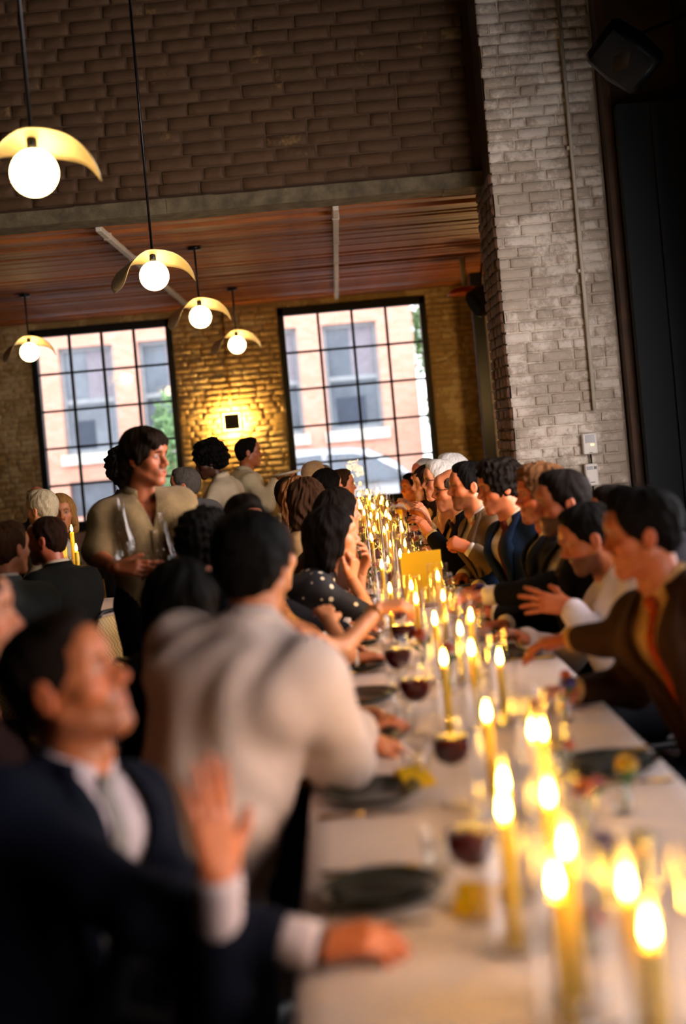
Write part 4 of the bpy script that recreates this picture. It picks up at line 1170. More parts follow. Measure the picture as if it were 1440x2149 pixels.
        if sleeves > 0:
            for sd in 'RL': arm(Fs, sd, .009 + bulk * .7, sleeves * .965 if sleeves > .6 else sleeves, loose=loose if sleeves > .6 else loose + .006)
        if not stand and top != 'dress':
            for sg in (1, -1): Fs.cone(P + r * sg * .06, P + r * sg * .07 - up * .05, .13, .13, .06)
        if neckline:
            q0 = Nk + ft * (.11) + ut * (.0)
            Fs.cone(q0 + ut * .06, Nk + ft * .13 - ut * neckline, .075, .012, .02, sub=True)
            for sg in (1, -1): Fs.ball(Nk + rt * sg * .0 - ft * .02 + ut * .03, (.08, .08, .06), .02, True)
        if top == 'tank': 
            for sg in (1, -1): Fs.ball(A['SR' if sg > 0 else 'SL'] + rt * sg * .045 + ut * .01, .095, .03, True)
        v, q = Fs.ripple(folds(crease or (.0042 if top == 'shirt' else .0035), 1.0, sd_)).surface()
        if top in ('shirt', 'polo'): bs = torso_bvh(.012 + bulk)
        me = vcut('shirt', v, q, -.15, .055, bs) if open_collar else mesh_np('shirt', v, q)
        so = link('shirt' if top != 'dress' and top != 'tank' else 'dress', me, top_mat, root)
        if open_collar: thicken(so, .003)
        if top in ('shirt', 'polo'):
            collar(top_mat, .060 if open_collar else .055, .034, .034, .42 if open_collar else .22, .022, 'collar', .03)
            rows = [[drape(bs, u * .016, (-.16 if open_collar else -.05) - .42 * i / 10, .002 + .002 * (1 - abs(u))) for u in (-1, 0, 1)] for i in range(11)]
            thicken(MB().grid(rows[::-1]).build('button_placket', top_mat, root, True), .002, 0)
            for i in range(5):
                b0 = drape(bs, 0, (-.17 if open_collar else -.08) - .085 * i, .007)
                MB().lathe([(.0005, .002), (.005, .002), (.0055, -.001), (.0005, -.001)], 10, (0, 0, 0), Matrix.Translation(b0) @ Vector(ft).to_track_quat('Z', 'Y').to_matrix().to_4x4()).build('button', cloth('#b9ab96'), root, True)
            if sleeves > .9:
                for sd in 'RL':
                    d = unit(A['W' + sd] - A['E' + sd]); w = A['W' + sd] - d * .004
                    MB().tube([w - d * .06, w - d * .05, w - d * .004, w, w - d * .002], [.036, .041, .040, .038, .030], 16).build('cuff', top_mat, root, True)
    if watch:
        d = unit(A['W' + watch] - A['E' + watch]); c0 = Vector(A['W' + watch] + d * .016); a_ = Vector(d).orthogonal().normalized(); b_ = Vector(d).cross(a_)
        wo = MB().tube([c0 + (a_ * math.cos(t) + b_ * math.sin(t) * .85) * .031 for t in [2 * math.pi * k / 24 for k in range(25)]], .006, 8).build('wristwatch', MAT['black_metal'], root, True)
    if apron:
        Fa = Field(glo, np.array((ghi[0], ghi[1], P[2] + .2)), .016)
        for sg in (1, -1): Fa.cone(P + r * sg * .06 + up * .12, P + r * sg * .075 - up * .12, .137, .142, .05)
        v, q = Fa.ripple(folds(.004, 1, sd_)).surface(); link('apron', mesh_np('apron', v, q), cloth(apron), root)
    if glasses:
        gm = MB(); Hm = Matrix([[*HM[i], H[i]] for i in range(3)] + [[0, 0, 0, 1]])
        for sg in (1, -1):
            gm.tube([Hm @ Vector((sg * .033 + .024 * math.cos(a), .097 - .012 * abs(math.cos(a)), -.003 + .020 * math.sin(a))) for a in [2 * math.pi * k / 20 for k in range(21)]], .0018, 6)
            gm.tube([Hm @ Vector((sg * .056, .088, .002)), Hm @ Vector((sg * .078, .02, .004)), Hm @ Vector((sg * .080, -.02, -.004))], .0018, 6)
        gm.tube([Hm @ Vector((-.009, .100, .002)), Hm @ Vector((.009, .100, .002))], .0018, 6)
        gm.build('eyeglasses', MAT['black_metal'] if glasses == 'black' else MAT['brass'], root, True)
    return root

# ================================================================== TABLES AND CHAIRS
ZT = .75
TX0, TX1, TY0, TY1 = -.135, .705, 1.05, 15.6
MAT['linen'] = M('white_linen', '#d9c9c4', .85, var=.08, vs=4, bump=.25, bs=220, spec=.2)
MAT['table_wood'] = M('dark_table_wood', '#2a1a10', .5, var=.4)
def table(x0, x1, y0, y1, label, group):
    e = empty('dining_table', ((x0 + x1) / 2, (y0 + y1) / 2, 0)); tag(e, label, 'table', group)
    MB().box((x0 + .015, y0 + .005, ZT - .045), (x1 - .015, y1 - .005, ZT - .008), bev=.004).build('tabletop', MAT['table_wood'], e)
    for x in (x0 + .10, x1 - .10):
        for y in (y0 + .10, y1 - .10): MB().box((x - .025, y - .025, 0), (x + .025, y + .025, ZT - .045)).build('leg', MAT['black_metal'], e)
    for x in (x0 + .10, x1 - .10): MB().box((x - .012, y0 + .12, ZT - .11), (x + .012, y1 - .12, ZT - .05)).build('apron_rail', MAT['black_metal'], e)
ords = 'first second third fourth fifth sixth seventh eighth ninth tenth eleventh twelfth thirteenth fourteenth fifteenth sixteenth seventeenth eighteenth nineteenth twentieth'.split()
nT = 8
for k in range(nT):
    y0 = TY0 + (TY1 - TY0) * k / nT; y1 = TY0 + (TY1 - TY0) * (k + 1) / nT
    table(TX0, TX1, y0, y1, '%s dark table of the long row, counted from the camera' % ords[k], 'tables pushed into one long row')
def tablecloth(x0, x1, y0, y1, label, seed, drop=.035):
    xs_ = [x0 - .006] * 2 + list(np.linspace(x0, x1, 18)) + [x1 + .006] * 2
    n = max(12, int((y1 - y0) / .10)); P = []
    ys_ = [y0 - .006] * 2 + list(np.linspace(y0, y1, n)) + [y1 + .006] * 2
    for i, y in enumerate(ys_):
        row = []
        for j, x in enumerate(xs_):
            z = ZT + .0012 * math.sin(x * 31 + y * 7 + seed) * math.sin(y * 13)
            dx = dy = 0
            if j in (0, len(xs_) - 1) or i in (0, len(ys_) - 1):
                w_ = math.sin((y if j in (0, len(xs_) - 1) else x) * 23 + seed)
                z = ZT - drop - .004 * w_
                if j in (0, len(xs_) - 1): dx = (-1 if j == 0 else 1) * .004 * (1 + w_)
            elif j in (1, len(xs_) - 2) or i in (1, len(ys_) - 2): z = ZT - .004
            row.append(Vector((x + dx, y + dy, z)))
        P.append(row)
    o = thicken(MB().grid(P).build('tablecloth', MAT['linen'], None, True), .0015, 1); tag(o, label, 'tablecloth')
tablecloth(TX0, TX1, TY0, TY1, 'white linen cloth running along the whole long table', 0)

MAT['cane'] = None
def cane_mat():
    m, nt, b = new_mat('woven_cane')
    tc = N(nt, 'ShaderNodeTexCoord'); ck = N(nt, 'ShaderNodeTexChecker', i={'Scale': 90.0, 'Color1': (*srgb('#c8a76a'), 1), 'Color2': (*srgb('#8a6a38'), 1)})
    nt.links.new(tc.outputs['Object'], ck.inputs['Vector']); nt.links.new(ck.outputs['Color'], b.inputs['Base Color']); b.inputs['Roughness'].default_value = .6
    return m
MAT['cane'] = cane_mat()
def make_chair():
    e = empty('dining_chair', (0, 0, 0))
    MB().box((-.20, -.21, .415), (.22, .21, .445), bev=.01).build('seat', MAT['black_metal'], e)
    m = MB(); m.tube([(-.20, -.20, .43), (-.25, -.205, .70), (-.285, -.19, .83), (-.29, -.15, .855), (-.29, .15, .855), (-.285, .19, .83), (-.25, .205, .70), (-.20, .20, .43)], .011, 8); m.build('back_frame', MAT['black_metal'], e, True)
    P = [[Vector((-.215 - .07 * t, -.19 + .38 * s, .50 + .33 * t)) for s in (0, .25, .5, .75, 1)] for t in (0, .33, .66, 1)]
    thicken(MB().grid(P).build('cane_panel', MAT['cane'], e, True), .006, 0)
    for x in (-.19, .20):
        for y in (-.19, .19): MB().tube([(x, y, .42), (x * 1.12, y * 1.05, 0)], .011, 8).build('leg', MAT['black_metal'], e, True)
    return e
CHAIR = make_chair(); CHAIR_USED = [False]
def place_chair(x, y, ang, label, group):
    o = CHAIR if not CHAIR_USED[0] else copy_tree(CHAIR)
    CHAIR_USED[0] = True
    o.location = (x, y, 0); o.rotation_euler = (0, 0, math.radians(ang)); tag(o, label, 'chair', group)

# ================================================================== GUESTS
LG, RG, BG, SG = 'guests on the aisle side of the long table', 'guests on the wall side of the long table', 'guests at the back table', 'serving staff on their feet'
SK1, SK2, SK3, SK4, SKD = '#c98d68', '#b5764f', '#d6a583', '#c27d5c', '#4a2c1c'
BLK, DRK, BRN, LBR, GRY, WHT = '#0d0a08', '#17100b', '#3a2414', '#7a5430', '#8d877d', '#d8d4cc'
SEATS = []   # who, seat x, y, side
def guest(who, label, head, yaw, side, px=None, pz=.53, py=None, byaw=None, **kw):
    """A seated guest of the long table; side +1 faces the table from the aisle, -1 from the wall."""
    H = head; bx = px if px is not None else (-.36 if side > 0 else .98); by = H.y if py is None else py
    by_ = byaw if byaw is not None else (0 if side > 0 else 180)
    if 'R' not in kw: kw['R'] = (-.02 if side > 0 else .60, by + (-.13 if side > 0 else .13), .785)
    if 'L' not in kw: kw['L'] = (-.02 if side > 0 else .60, by + (.13 if side > 0 else -.13), .785)
    kw.setdefault('hscale', 1.0)
    SEATS.append((who, bx, by, side, by_))
    return person(who, label, H, yaw, byaw=by_, pelvis=(bx, by, pz), group=LG if side > 0 else RG, **kw)

# --- aisle side, from the camera outwards
cuffL1 = at(458, 1845, 2.08); handL1 = at_h(672, 1992, .785)
guest('man in the navy suit', 'man in navy suit and silver tie leaning back, one hand raised', at(132, 1428, 2.42), -8, 1, px=-.66, py=2.36, byaw=-32, pitch=17, roll=-4,
      skin='#c07a50', hair=('fade', '#1c120b'), top='suit', col='#0d1220', shirt='#cfc3cc', tie=('#8d8a8a', 'plain'), beard=.35, wide=1.05, jaw=1.1,
      L=cuffL1, Lh=dict(d=(-.05, .05, 1), n=(.5, -.85, 0), curl=(.04, .03, .05, .10), spread=.10, thumb=.9), Le=at(452, 2125, 2.16),
      R=handL1, Rh=dict(d=(1, .10, .02), n=(0, -.25, 1), curl=(.30, .34, .38, .42), thumb=.5), Re=(-.2, -.6, -1), fine=.85, cuffs=(.055, .10), watch='R')
person('bare-armed woman', 'woman with a bare arm, mostly hidden behind the man in navy', at(-70, 1290, 2.95), 10, byaw=0, pelvis=(-.98, 2.95, .53), skin='#d59a7c', hair=('long', BRN), top='tank', col='#2a1c1c', sleeves=0, fem=True, R=at(70, 1760, 2.85), L=(-.6, 3.15, .8), Re=(.2, -.5, -1), group=LG)
SEATS.append(('bare-armed woman', -.98, 2.95, 0, 0))
guest('man in the pale pink shirt', 'man in pale pink shirt seen from behind, leaning on the table', at(533, 1188, 3.33), 74, 1, px=-.46, py=3.12, byaw=55, pitch=-14, roll=6,
      skin='#cf8f66', hair=('thick', BLK), bulk=.02, crease=.0075, top='shirt', col='#ead4c8', R=at(640, 1420, 3.50), Re=at(712, 1585, 3.20), Rh=dict(d=(-.2, .2, 1), n=(0, .6, .2), curl=.5), L=(.0, 3.5, .80), hscale=1.02, shoulder=.195, fine=.9)
guest('dark-haired woman in black', 'woman in black with long dark hair, her back to the camera', at(383, 1268, 3.75), 58, 1, px=-.60, byaw=30, pitch=-6, skin=SK2, hair=('long', BLK), top='dress', col='#0a090b', fem=True, hscale=1.02, sleeves=1.0)
guest('woman in sequins', 'woman in an orange sequin top reaching across the plates', at(566, 1165, 4.35), 66, 1, px=-.18, py=4.35, byaw=10, skin='#d39a70', hair=('bun', BRN), top='tank', col='#c8763a', kind='sequin', sleeves=0, fem=True,
      R=at(795, 1278, 4.55), Rh=dict(d=(.9, .25, .05), n=(.1, -.4, 1), curl=(.35, .4, .45, .5)), Re=(0, -.2, -1), L=at(690, 1300, 4.72), Le=(.6, -.3, -.4), pz=.50)
guest('curly-haired man', 'man with a mass of dark curls, seen from behind', at(428, 1142, 4.95), 70, 1, px=-.55, byaw=40, skin=SK2, hair=('curly', BLK), top='suit', col='#121114', hscale=1.02)
guest('man turning round', 'dark-haired man turning round, only his forehead showing', at(515, 1098, 5.55), -62, 1, px=-.52, byaw=-10, pitch=-8, skin='#c47f58', hair=('short', DRK), top='suit', col='#16151a')
guest('woman in polka dots', 'woman in a polka dot dress resting her chin on her hands', at(699, 1121, 5.9), 6, 1, px=-.40, py=5.85, byaw=4, pitch=-2, skin='#d79a72', hair=('bob', '#120c0a'), top='dress', kind='dots', col='#0b0c18', sleeves=.42, fem=True, lip='#a5443a',
      R=at(738, 1214, 5.86), Re=(.6, -.5, -.8), Rh=dict(d=(.25, .05, 1), n=(.8, -.5, 0), curl=(.55, .6, .65, .7)), L=at(758, 1203, 6.12), Le=(.7, .3, -.8), Lh=dict(d=(.45, 0, 1), n=(.8, .5, 0), curl=(.35, .4, .5, .55)), hscale=1.02)
guest('woman with the dark bob', 'woman with a smooth dark bob just beyond the polka dots', at(712, 1075, 6.75), 20, 1, px=-.36, skin=SK1, hair=('bob', DRK), top='dress', col='#3a2218', fem=True, sleeves=.4, fine=1.15)
guest('brown-haired woman', 'woman with long wavy brown hair, facing away', at(646, 1050, 7.4), 55, 1, px=-.42, skin=SK3, hair=('longwavy', BRN), top='dress', col='#b58f62', fem=True, sleeves=.4, fine=1.2)
guest('auburn-haired woman', 'woman with light auburn hair beyond the wavy brown hair', at(627, 1044, 8.1), 50, 1, px=-.46, skin=SK3, hair=('longwavy', '#8a5a34'), top='dress', col='#8f6a44', fem=True, sleeves=.5, fine=1.3)
guest('man in the beige shirt', 'man in a beige shirt with short dark hair, seen from behind', at(605, 1040, 8.8), 75, 1, px=-.48, byaw=40, skin=SK2, hair=('short', DRK), top='shirt', col='#bfa87c', fine=1.3)
guest('black-haired guest', 'guest with straight black hair before the window', at(688, 1020, 9.5), 25, 1, px=-.34, skin=SK3, hair=('bob', BLK), top='dress', col='#6a2a24', fem=True, fine=1.3)
guest('smiling guest in profile', 'short-haired guest in profile before the window', at(716, 1018, 10.3), 5, 1, px=-.30, skin='#d9956b', hair=('short', BRN), top='shirt', col='#8a3d2a', fine=1.4)
guest('pale-haired guest', 'guest with pale blond hair low against the window', at(660, 998, 11.2), 30, 1, px=-.42, skin=SK3, hair=('short', '#c9a77a'), top='shirt', col='#a89a88', fine=1.4)
guest('guest in grey by the window', 'guest in grey near the far end, aisle side', at(676, 1003, 12.6), 20, 1, px=-.42, skin=SK1, hair=('short', GRY), top='shirt', col='#8c8c90', fine=1.5)
# --- wall side, from the camera outwards
guest('man in the brown suit', 'man in a brown suit with a rust tie, arm stretched over the table', at(1348, 1116, 3.72), 172, -1, px=1.08, py=3.7, byaw=208, pitch=-4, skin='#bf6f42', hair=('quiff', '#120c08'), top='suit', col='#3b2518', shirt='#d3a468', tie=('#a2401c', 'plain'),
      L=at(1135, 1356, 4.15), Lh=dict(d=(-1, .35, -.1), n=(0, 0, 1), curl=.3), Le=(-.1, -.3, -1), R=(.62, 3.9, .79), fine=.9)
guest('man behind the brown suit', 'dark-haired man almost hidden by the man in brown', at(1290, 1080, 5.45), 178, -1, px=1.38, py=5.38, byaw=110, skin='#c27b50', hair=('short', DRK), top='suit', col='#15141a', fine=1.0, R=(1.42, 5.75, .64), L=(1.22, 5.72, .64))
guest('man in the white shirt', 'bearded man in a white shirt gesturing with open fingers', at(1236, 1126, 4.85), 176, -1, px=1.12, py=4.80, byaw=188, pitch=-16, skin='#b9734b', hair=('short', BLK), top='shirt', col='#e6dbe0', beard=.75,
      L=at(1196, 1275, 4.72), Le=(.9, -.2, -1), Lh=dict(d=(-1, .25, .25), n=(.1, -.9, .45), curl=(.10, .12, .16, .06), spread=.34, thumb=.95), R=(.62, 4.9, .79), fine=.9, shoulder=.19)
guest('bearded man in black', 'bearded man in a black suit with a small gold pin', at(1180, 1052, 5.2), 184, -1, px=1.0, byaw=200, pitch=-3, skin='#b56e45', hair=('short', '#150d08'), top='suit', col='#101013', shirt='#d9cfca', tie=('#4a2a24', 'stripe'), beard=.85, pocket='pin',
      L=at(1022, 1250, 5.35), Le=(.3, -.4, -1), Lh=dict(d=(-1, .1, 0), n=(0, -.3, 1), curl=.35), hscale=1.02, cuffs=(.03, .07))
guest('man with light curls', 'man with light brown curls and a reddish beard', at(1136, 1036, 5.78), 186, -1, px=.98, skin='#c46f48', hair=('curly', '#6a4628'), top='suit', col='#14161c', shirt='#cfc8c4', beard=.45, fine=1.0)
guest('young man in blue', 'young man with dark curly hair in a navy suit', at(1050, 1020, 6.4), 186, -1, px=.93, py=6.36, byaw=204, pitch=-6, skin='#c87c52', hair=('curly', '#150e09'), top='suit', col='#16263f', shirt='#e3d3b2', tie=('#5a2018', 'plain'), hscale=1.02, fine=.9, beard=.2, R=(.62, 6.55, .79), L=(.66, 6.24, .79))
guest('man in grey tweed', 'dark-bearded man in a grey tweed jacket, fist on the table', at(985, 1018, 7.02), 182, -1, px=.90, byaw=196, skin='#c27a50', hair=('short', BLK), top='suit', col='#6d5842', shirt='#cfc6bc', beard=.6,
      L=at(985, 1152, 6.75), Lh=dict(d=(-1, .1, .5), n=(0, -.8, .6), curl=(.85, .88, .9, .9), tin=.6), Le=(.6, -.4, -1), hscale=1.02)
guest('bald man with glasses', 'bald man with black glasses in a dark suit', at(948, 1026, 7.6), 182, -1, px=.88, byaw=192, skin='#c9845c', hair=('rim', '#4a3a2c'), top='suit', col='#0f0f12', shirt='#c9a46a', tie=('#3a2018', 'plain'), glasses='black', beard=.25, L=at(905, 1122, 7.4), R=at(900, 1105, 7.9), fine=1.1)
guest('white-haired woman', 'white-haired woman with glasses in a sleeveless top', at(924, 1006, 8.3), 184, -1, px=.90, byaw=195, skin='#d59a78', hair=('short', WHT), top='tank', col='#c98f7a', sleeves=0, fem=True, glasses='black', L=at(895, 1090, 8.2), fine=1.2, hscale=1.02)
guest('white-haired man', 'man with thick white hair rising above his neighbours', at(948, 990, 8.9), 188, -1, px=1.0, skin='#cf8c68', hair=('short', '#e2dfda'), top='suit', col='#1a1a20', fine=1.2, hscale=1.02)
guest('woman with long dark hair', 'woman with long dark brown hair and bare shoulders', at(896, 1013, 9.6), 190, -1, px=.84, byaw=205, skin='#dba888', hair=('longwavy', '#2a1810'), top='tank', col='#d8b598', sleeves=0, fem=True, L=at(868, 1075, 9.4), fine=1.2)
guest('pink-faced white-haired man', 'pink-faced man with thin white hair near the window', at(891, 992, 10.8), 192, -1, px=.86, skin='#d98a72', hair=('thin', '#e6e0da'), top='shirt', col='#b9a9a0', fine=1.3)
guest('guest leaning in', 'guest leaning in low beside the green card', at(866, 1022, 11.6), 205, -1, px=.80, skin='#c97c58', hair=('short', DRK), top='suit', col='#121216', fine=1.4)
guest('guest beside the corner post', 'guest near the far end, wall side', at(886, 1000, 12.9), 190, -1, px=.85, skin=SK1, hair=('short', GRY), top='suit', col='#202026', fine=1.5)

# --- staff
W = at(305, 958, 5.95)
hb1, hb2 = at(246, 1192, 5.66), at(330, 1196, 5.60)
person('waiter', 'waiter in an open-necked tan shirt carrying glass carafes', W, -28, byaw=-66, pitch=-3, pelvis=(W.x - .015, 6.00, .93), skin='#b06c46', hair=('mop', '#1e130b'), top='shirt', col='#86704c', kind='linen', sleeves=.42, stache=.55, stand=True, open_collar=True,
       R=hb1, Rh=dict(d=(1, -.25, -.05), n=(-.1, -.9, .5), curl=(.25, .35, .45, .55), thumb=.7), Re=at(203, 1168, 5.86), L=hb2 + Vector((.10, 0, -.02)), Lh=dict(d=(-.7, -.6, .1), n=(.3, -.8, .4), curl=.4), pants='#14110f', group=SG, fine=.85, hscale=1.03, shoulder=.175, neckline=0)
W = at(437, 968, 10.4)
person('waitress', 'waitress with black curly hair and a cream blouse, facing the window', W, 190, byaw=170, pitch=-14, pelvis=(W.x + .14, 10.45, .93), skin=SKD, hair=('afro', '#0a0807'), top='shirt', col='#cfc0a4', stand=True, fem=True, apron='#17161a', pants='#3a3838', glasses='brass', L=(W.x - .32, 10.2, 1.10), R=(W.x - .30, 10.55, 1.08), group=SG, fine=1.1)
W = at(521, 949, 11.3)
person('waiter with plates', 'waiter in a cream shirt holding out plates before the brick', W, 12, byaw=20, pelvis=(W.x - .10, 11.3, .92), skin='#a3653f', hair=('fade', BLK), top='shirt', col='#cdbf9c', stand=True, R=at(578, 1006, 11.1), L=at(570, 1024, 11.5), Rh=dict(d=(1, -.2, -.05), n=(0, 0, -1), curl=.25), Lh=dict(d=(1, -.1, 0), n=(0, 0, -1), curl=.2), group=SG, fine=1.1)
W = at(262, 990, 8.3)
person('dark-haired woman behind the waiter', 'woman with black curls half hidden behind the waiter', W, 100, byaw=110, pelvis=(W.x, 8.3, .90), skin=SKD, hair=('afro', '#0b0908'), top='shirt', col='#2a2624', stand=True, fem=True, fine=1.2, hscale=.95, group=SG)
W = at(388, 1018, 9.3)
person('stooping guest', 'grey-haired guest stooping behind the shoulder of the waiter', W, 170, byaw=170, pelvis=(W.x + .25, 9.3, .85), skin=SK2, hair=('short', '#5c5650'), top='shirt', col='#6b6a6c', stand=True, fine=1.3, group=SG)

# --- back table
def seated(who, label, head, yaw, byaw, pel, **kw):
    SEATS.append((who, pel[0], pel[1], 2, byaw)); kw.setdefault('hscale', 1.0)
    return person(who, label, head, yaw, byaw=byaw, pelvis=pel, group=BG, **kw)
seated('shaven-headed man', 'man with a shaven head and dark jacket at the back table', at(98, 1132, 6.75), 165, 150, (-1.40, 6.65, .53), skin='#a0583a', hair=('buzz', '#2a170e'), top='suit', col='#121311', shirt='#c9b9a2', beard=.5, R=(-1.75, 7.0, .79), L=(-1.9, 6.8, .79))
seated('blond woman', 'blond woman behind the candles at the back table', at(128, 1075, 9.0), -75, -80, (-1.90, 9.1, .53), skin='#d29468', hair=('bob', '#a87a44'), top='dress', col='#5a4438', fem=True, fine=1.2, R=(-2.0, 8.7, .79), L=(-1.7, 8.7, .79))
seated('white-haired back guest', 'guest with white hair beyond the shaven head', at(88, 1068, 8.3), 150, 205, (-1.86, 8.38, .53), skin=SK3, hair=('short', '#cdbf9f'), top='shirt', col='#a09a90', fine=1.2, R=(-2.2, 8.36, .70), L=(-2.2, 8.16, .70))
seated('bald back guest', 'bald pink guest beside the window at the back table', at(80, 1052, 10.4), -60, -60, (-2.40, 10.45, .53), skin='#c9785c', hair=('rim', GRY), top='suit', col='#202022', fine=1.3)
seated('guest in the grey jacket', 'guest in a grey jacket cut by the picture edge', at(18, 1150, 6.1), 60, 80, (-1.62, 6.0, .53), skin=SK2, hair=('short', BRN), top='suit', col='#5d6468', R=(-1.5, 6.5, .79), L=(-1.75, 6.5, .79))
table(-2.55, -1.22, 6.85, 8.0, 'square back table with white cloth', 'tables pushed into one long row')
tablecloth(-2.55, -1.22, 6.85, 8.0, 'white cloth on the back table beside the waiter', 3, .28)

for (who, x, y, side, by) in SEATS:
    fx, fy = math.cos(math.radians(by)), math.sin(math.radians(by))
    place_chair(x + (-.02 * fx), y - .02 * fy, by, 'black chair with a cane back under the %s' % who, 'cane-back chairs')

# ================================================================== ON THE TABLE
MAT['plate'] = M('dark_green_stoneware', '#2f332c', .32, var=.25, vs=20, bump=.08, coat=.3)
MAT['wine'] = M('red_wine', '#3c080a', .22, var=.1, spec=.12)
MAT['white_wine'] = glass('white_wine', (.95, .78, .35), .02, .8)
MAT['water'] = glass('water', (.93, .95, .95), .02, .7)
def wax():
    m, nt, b = new_mat('yellow_wax')
    b.inputs['Base Color'].default_value = (*srgb('#e8c02a'), 1); b.inputs['Roughness'].default_value = .45
    b.inputs['Subsurface Weight'].default_value = .6; b.inputs['Subsurface Radius'].default_value = (.05, .03, .006)
    return m
MAT['wax'] = wax()
MAT['wick'] = M('wick', '#1a1410', .9)
MAT['napkin'] = M('charcoal_napkin', '#1d1f1c', .9, bump=.3, bs=200)
MAT['yellow_card'] = M('yellow_card', '#e8c000', .7, var=.05)
def _paper(m):
    nt = m.node_tree; b = nt.nodes['Principled BSDF']; tl = N(nt, 'ShaderNodeBsdfTranslucent'); tl.inputs[0].default_value = (*srgb('#f0c800'), 1)
    mx = N(nt, 'ShaderNodeMixShader'); mx.inputs[0].default_value = .45
    nt.links.new(b.outputs[0], mx.inputs[1]); nt.links.new(tl.outputs[0], mx.inputs[2]); nt.links.new(mx.outputs[0], nt.nodes['Material Output'].inputs[0])
_paper(MAT['yellow_card'])
def proto(name, parts):
    e = empty(name, (0, 0, 0))
    for nm, mb_, mat, sm in parts: mb_.build(nm, mat, e, sm)
    return e
class Kind:
    def __init__(s, make): s.make = make; s.first = None
    def put(s, loc, rz, label, cat, group, sc=1.0):
        if s.first is None: s.first = s.make(); o = s.first
        else: o = copy_tree(s.first)
        o.location = loc; o.rotation_euler = (0, 0, rz); o.scale = (sc, sc, sc); tag(o, label, cat, group); return o
plate_k = Kind(lambda: proto('dinner_plate', [('dish', MB().lathe([(.0005, .004), (.075, .004), (.085, .010), (.112, .020), (.116, .021), (.115, .017), (.088, .005), (.078, 0), (.0005, 0)], 40), MAT['plate'], True),
                                            ('foot_ring', MB().lathe([(.060, -.0005), (.066, -.0005), (.066, .002), (.060, .002)], 32), MAT['plate'], True)]))
def fork():
    m = MB().tube([(-.095, 0, .004), (-.02, 0, .005), (.03, 0, .009), (.05, 0, .008)], [.0055, .003, .0028, .005], 8); t = MB()
    for y in (-.009, -.003, .003, .009): t.tube([(.048, y * .8, .008), (.065, y, .005), (.095, y, .007)], [.0022, .0018, .001], 6)
    return proto('fork', [('handle', m, MAT['brass'], True), ('tines', t, MAT['brass'], True)])
def knife():
    m = MB().tube([(-.105, 0, .005), (-.03, 0, .005), (0, 0, .005)], [.006, .0045, .0045], 8)
    b = MB().add([(0, -.006, .003), (.11, -.003, .003), (.095, .010, .003), (0, .009, .003), (0, -.006, .005), (.11, -.003, .004), (.095, .010, .004), (0, .009, .005)], [(3, 2, 1, 0), (4, 5, 6, 7), (0, 1, 5, 4), (1, 2, 6, 5), (2, 3, 7, 6), (3, 0, 4, 7)])
    return proto('table_knife', [('handle', m, MAT['brass'], True), ('blade', b, MAT['brass'], False)])
fork_k, knife_k = Kind(fork), Kind(knife)
BOWL = [(.0045, .088), (.018, .092), (.034, .104), (.043, .124), (.045, .142), (.042, .170), (.036, .198), (.0352, .200)]
def wineglass(fill, mat):
    g_ = [('bowl', MB().lathe(BOWL, 32), MAT['glass'], True), ('rim', MB().tube([(.0355 * math.cos(a), .0355 * math.sin(a), .2) for a in [2 * math.pi * k / 32 for k in range(33)]], .0009, 6), MAT['glass'], True),
          ('stem', MB().lathe([(.0045, .088), (.0038, .06), (.0036, .03), (.006, .008), (.012, .004)], 12), MAT['glass'], True), ('foot', MB().lathe([(.012, .004), (.034, .0015), (.036, 0), (.0005, 0)], 32), MAT['glass'], True)]
    if fill:
        pr = [(r_ - .0012, z) for r_, z in BOWL if z <= fill]; pr = [(.0005, .0885)] + pr + [(pr[-1][0] + .0005, fill), (.0005, fill)]
        g_.append(('wine', MB().lathe(pr, 32), mat, True))
    return proto('wine_glass', g_)
glass_k = {'red': Kind(lambda: wineglass(.150, MAT['wine'])), 'white': Kind(lambda: wineglass(.120, MAT['white_wine'])), 'empty': Kind(lambda: wineglass(0, None))}
def tumbler():
    pr = [(.0005, .006), (.028, .006), (.0305, .04), (.033, .09), (.0345, .0905), (.0322, .04), (.030, .001), (.0005, 0)]
    return proto('water_tumbler', [('cup', MB().lathe(pr, 28), MAT['glass'], True), ('water', MB().lathe([(.0005, .007), (.0275, .007), (.0300, .055), (.0005, .055)], 24), MAT['water'], True)])
tumbler_k = Kind(tumbler)
ZS = ZT + .0035
order = 0
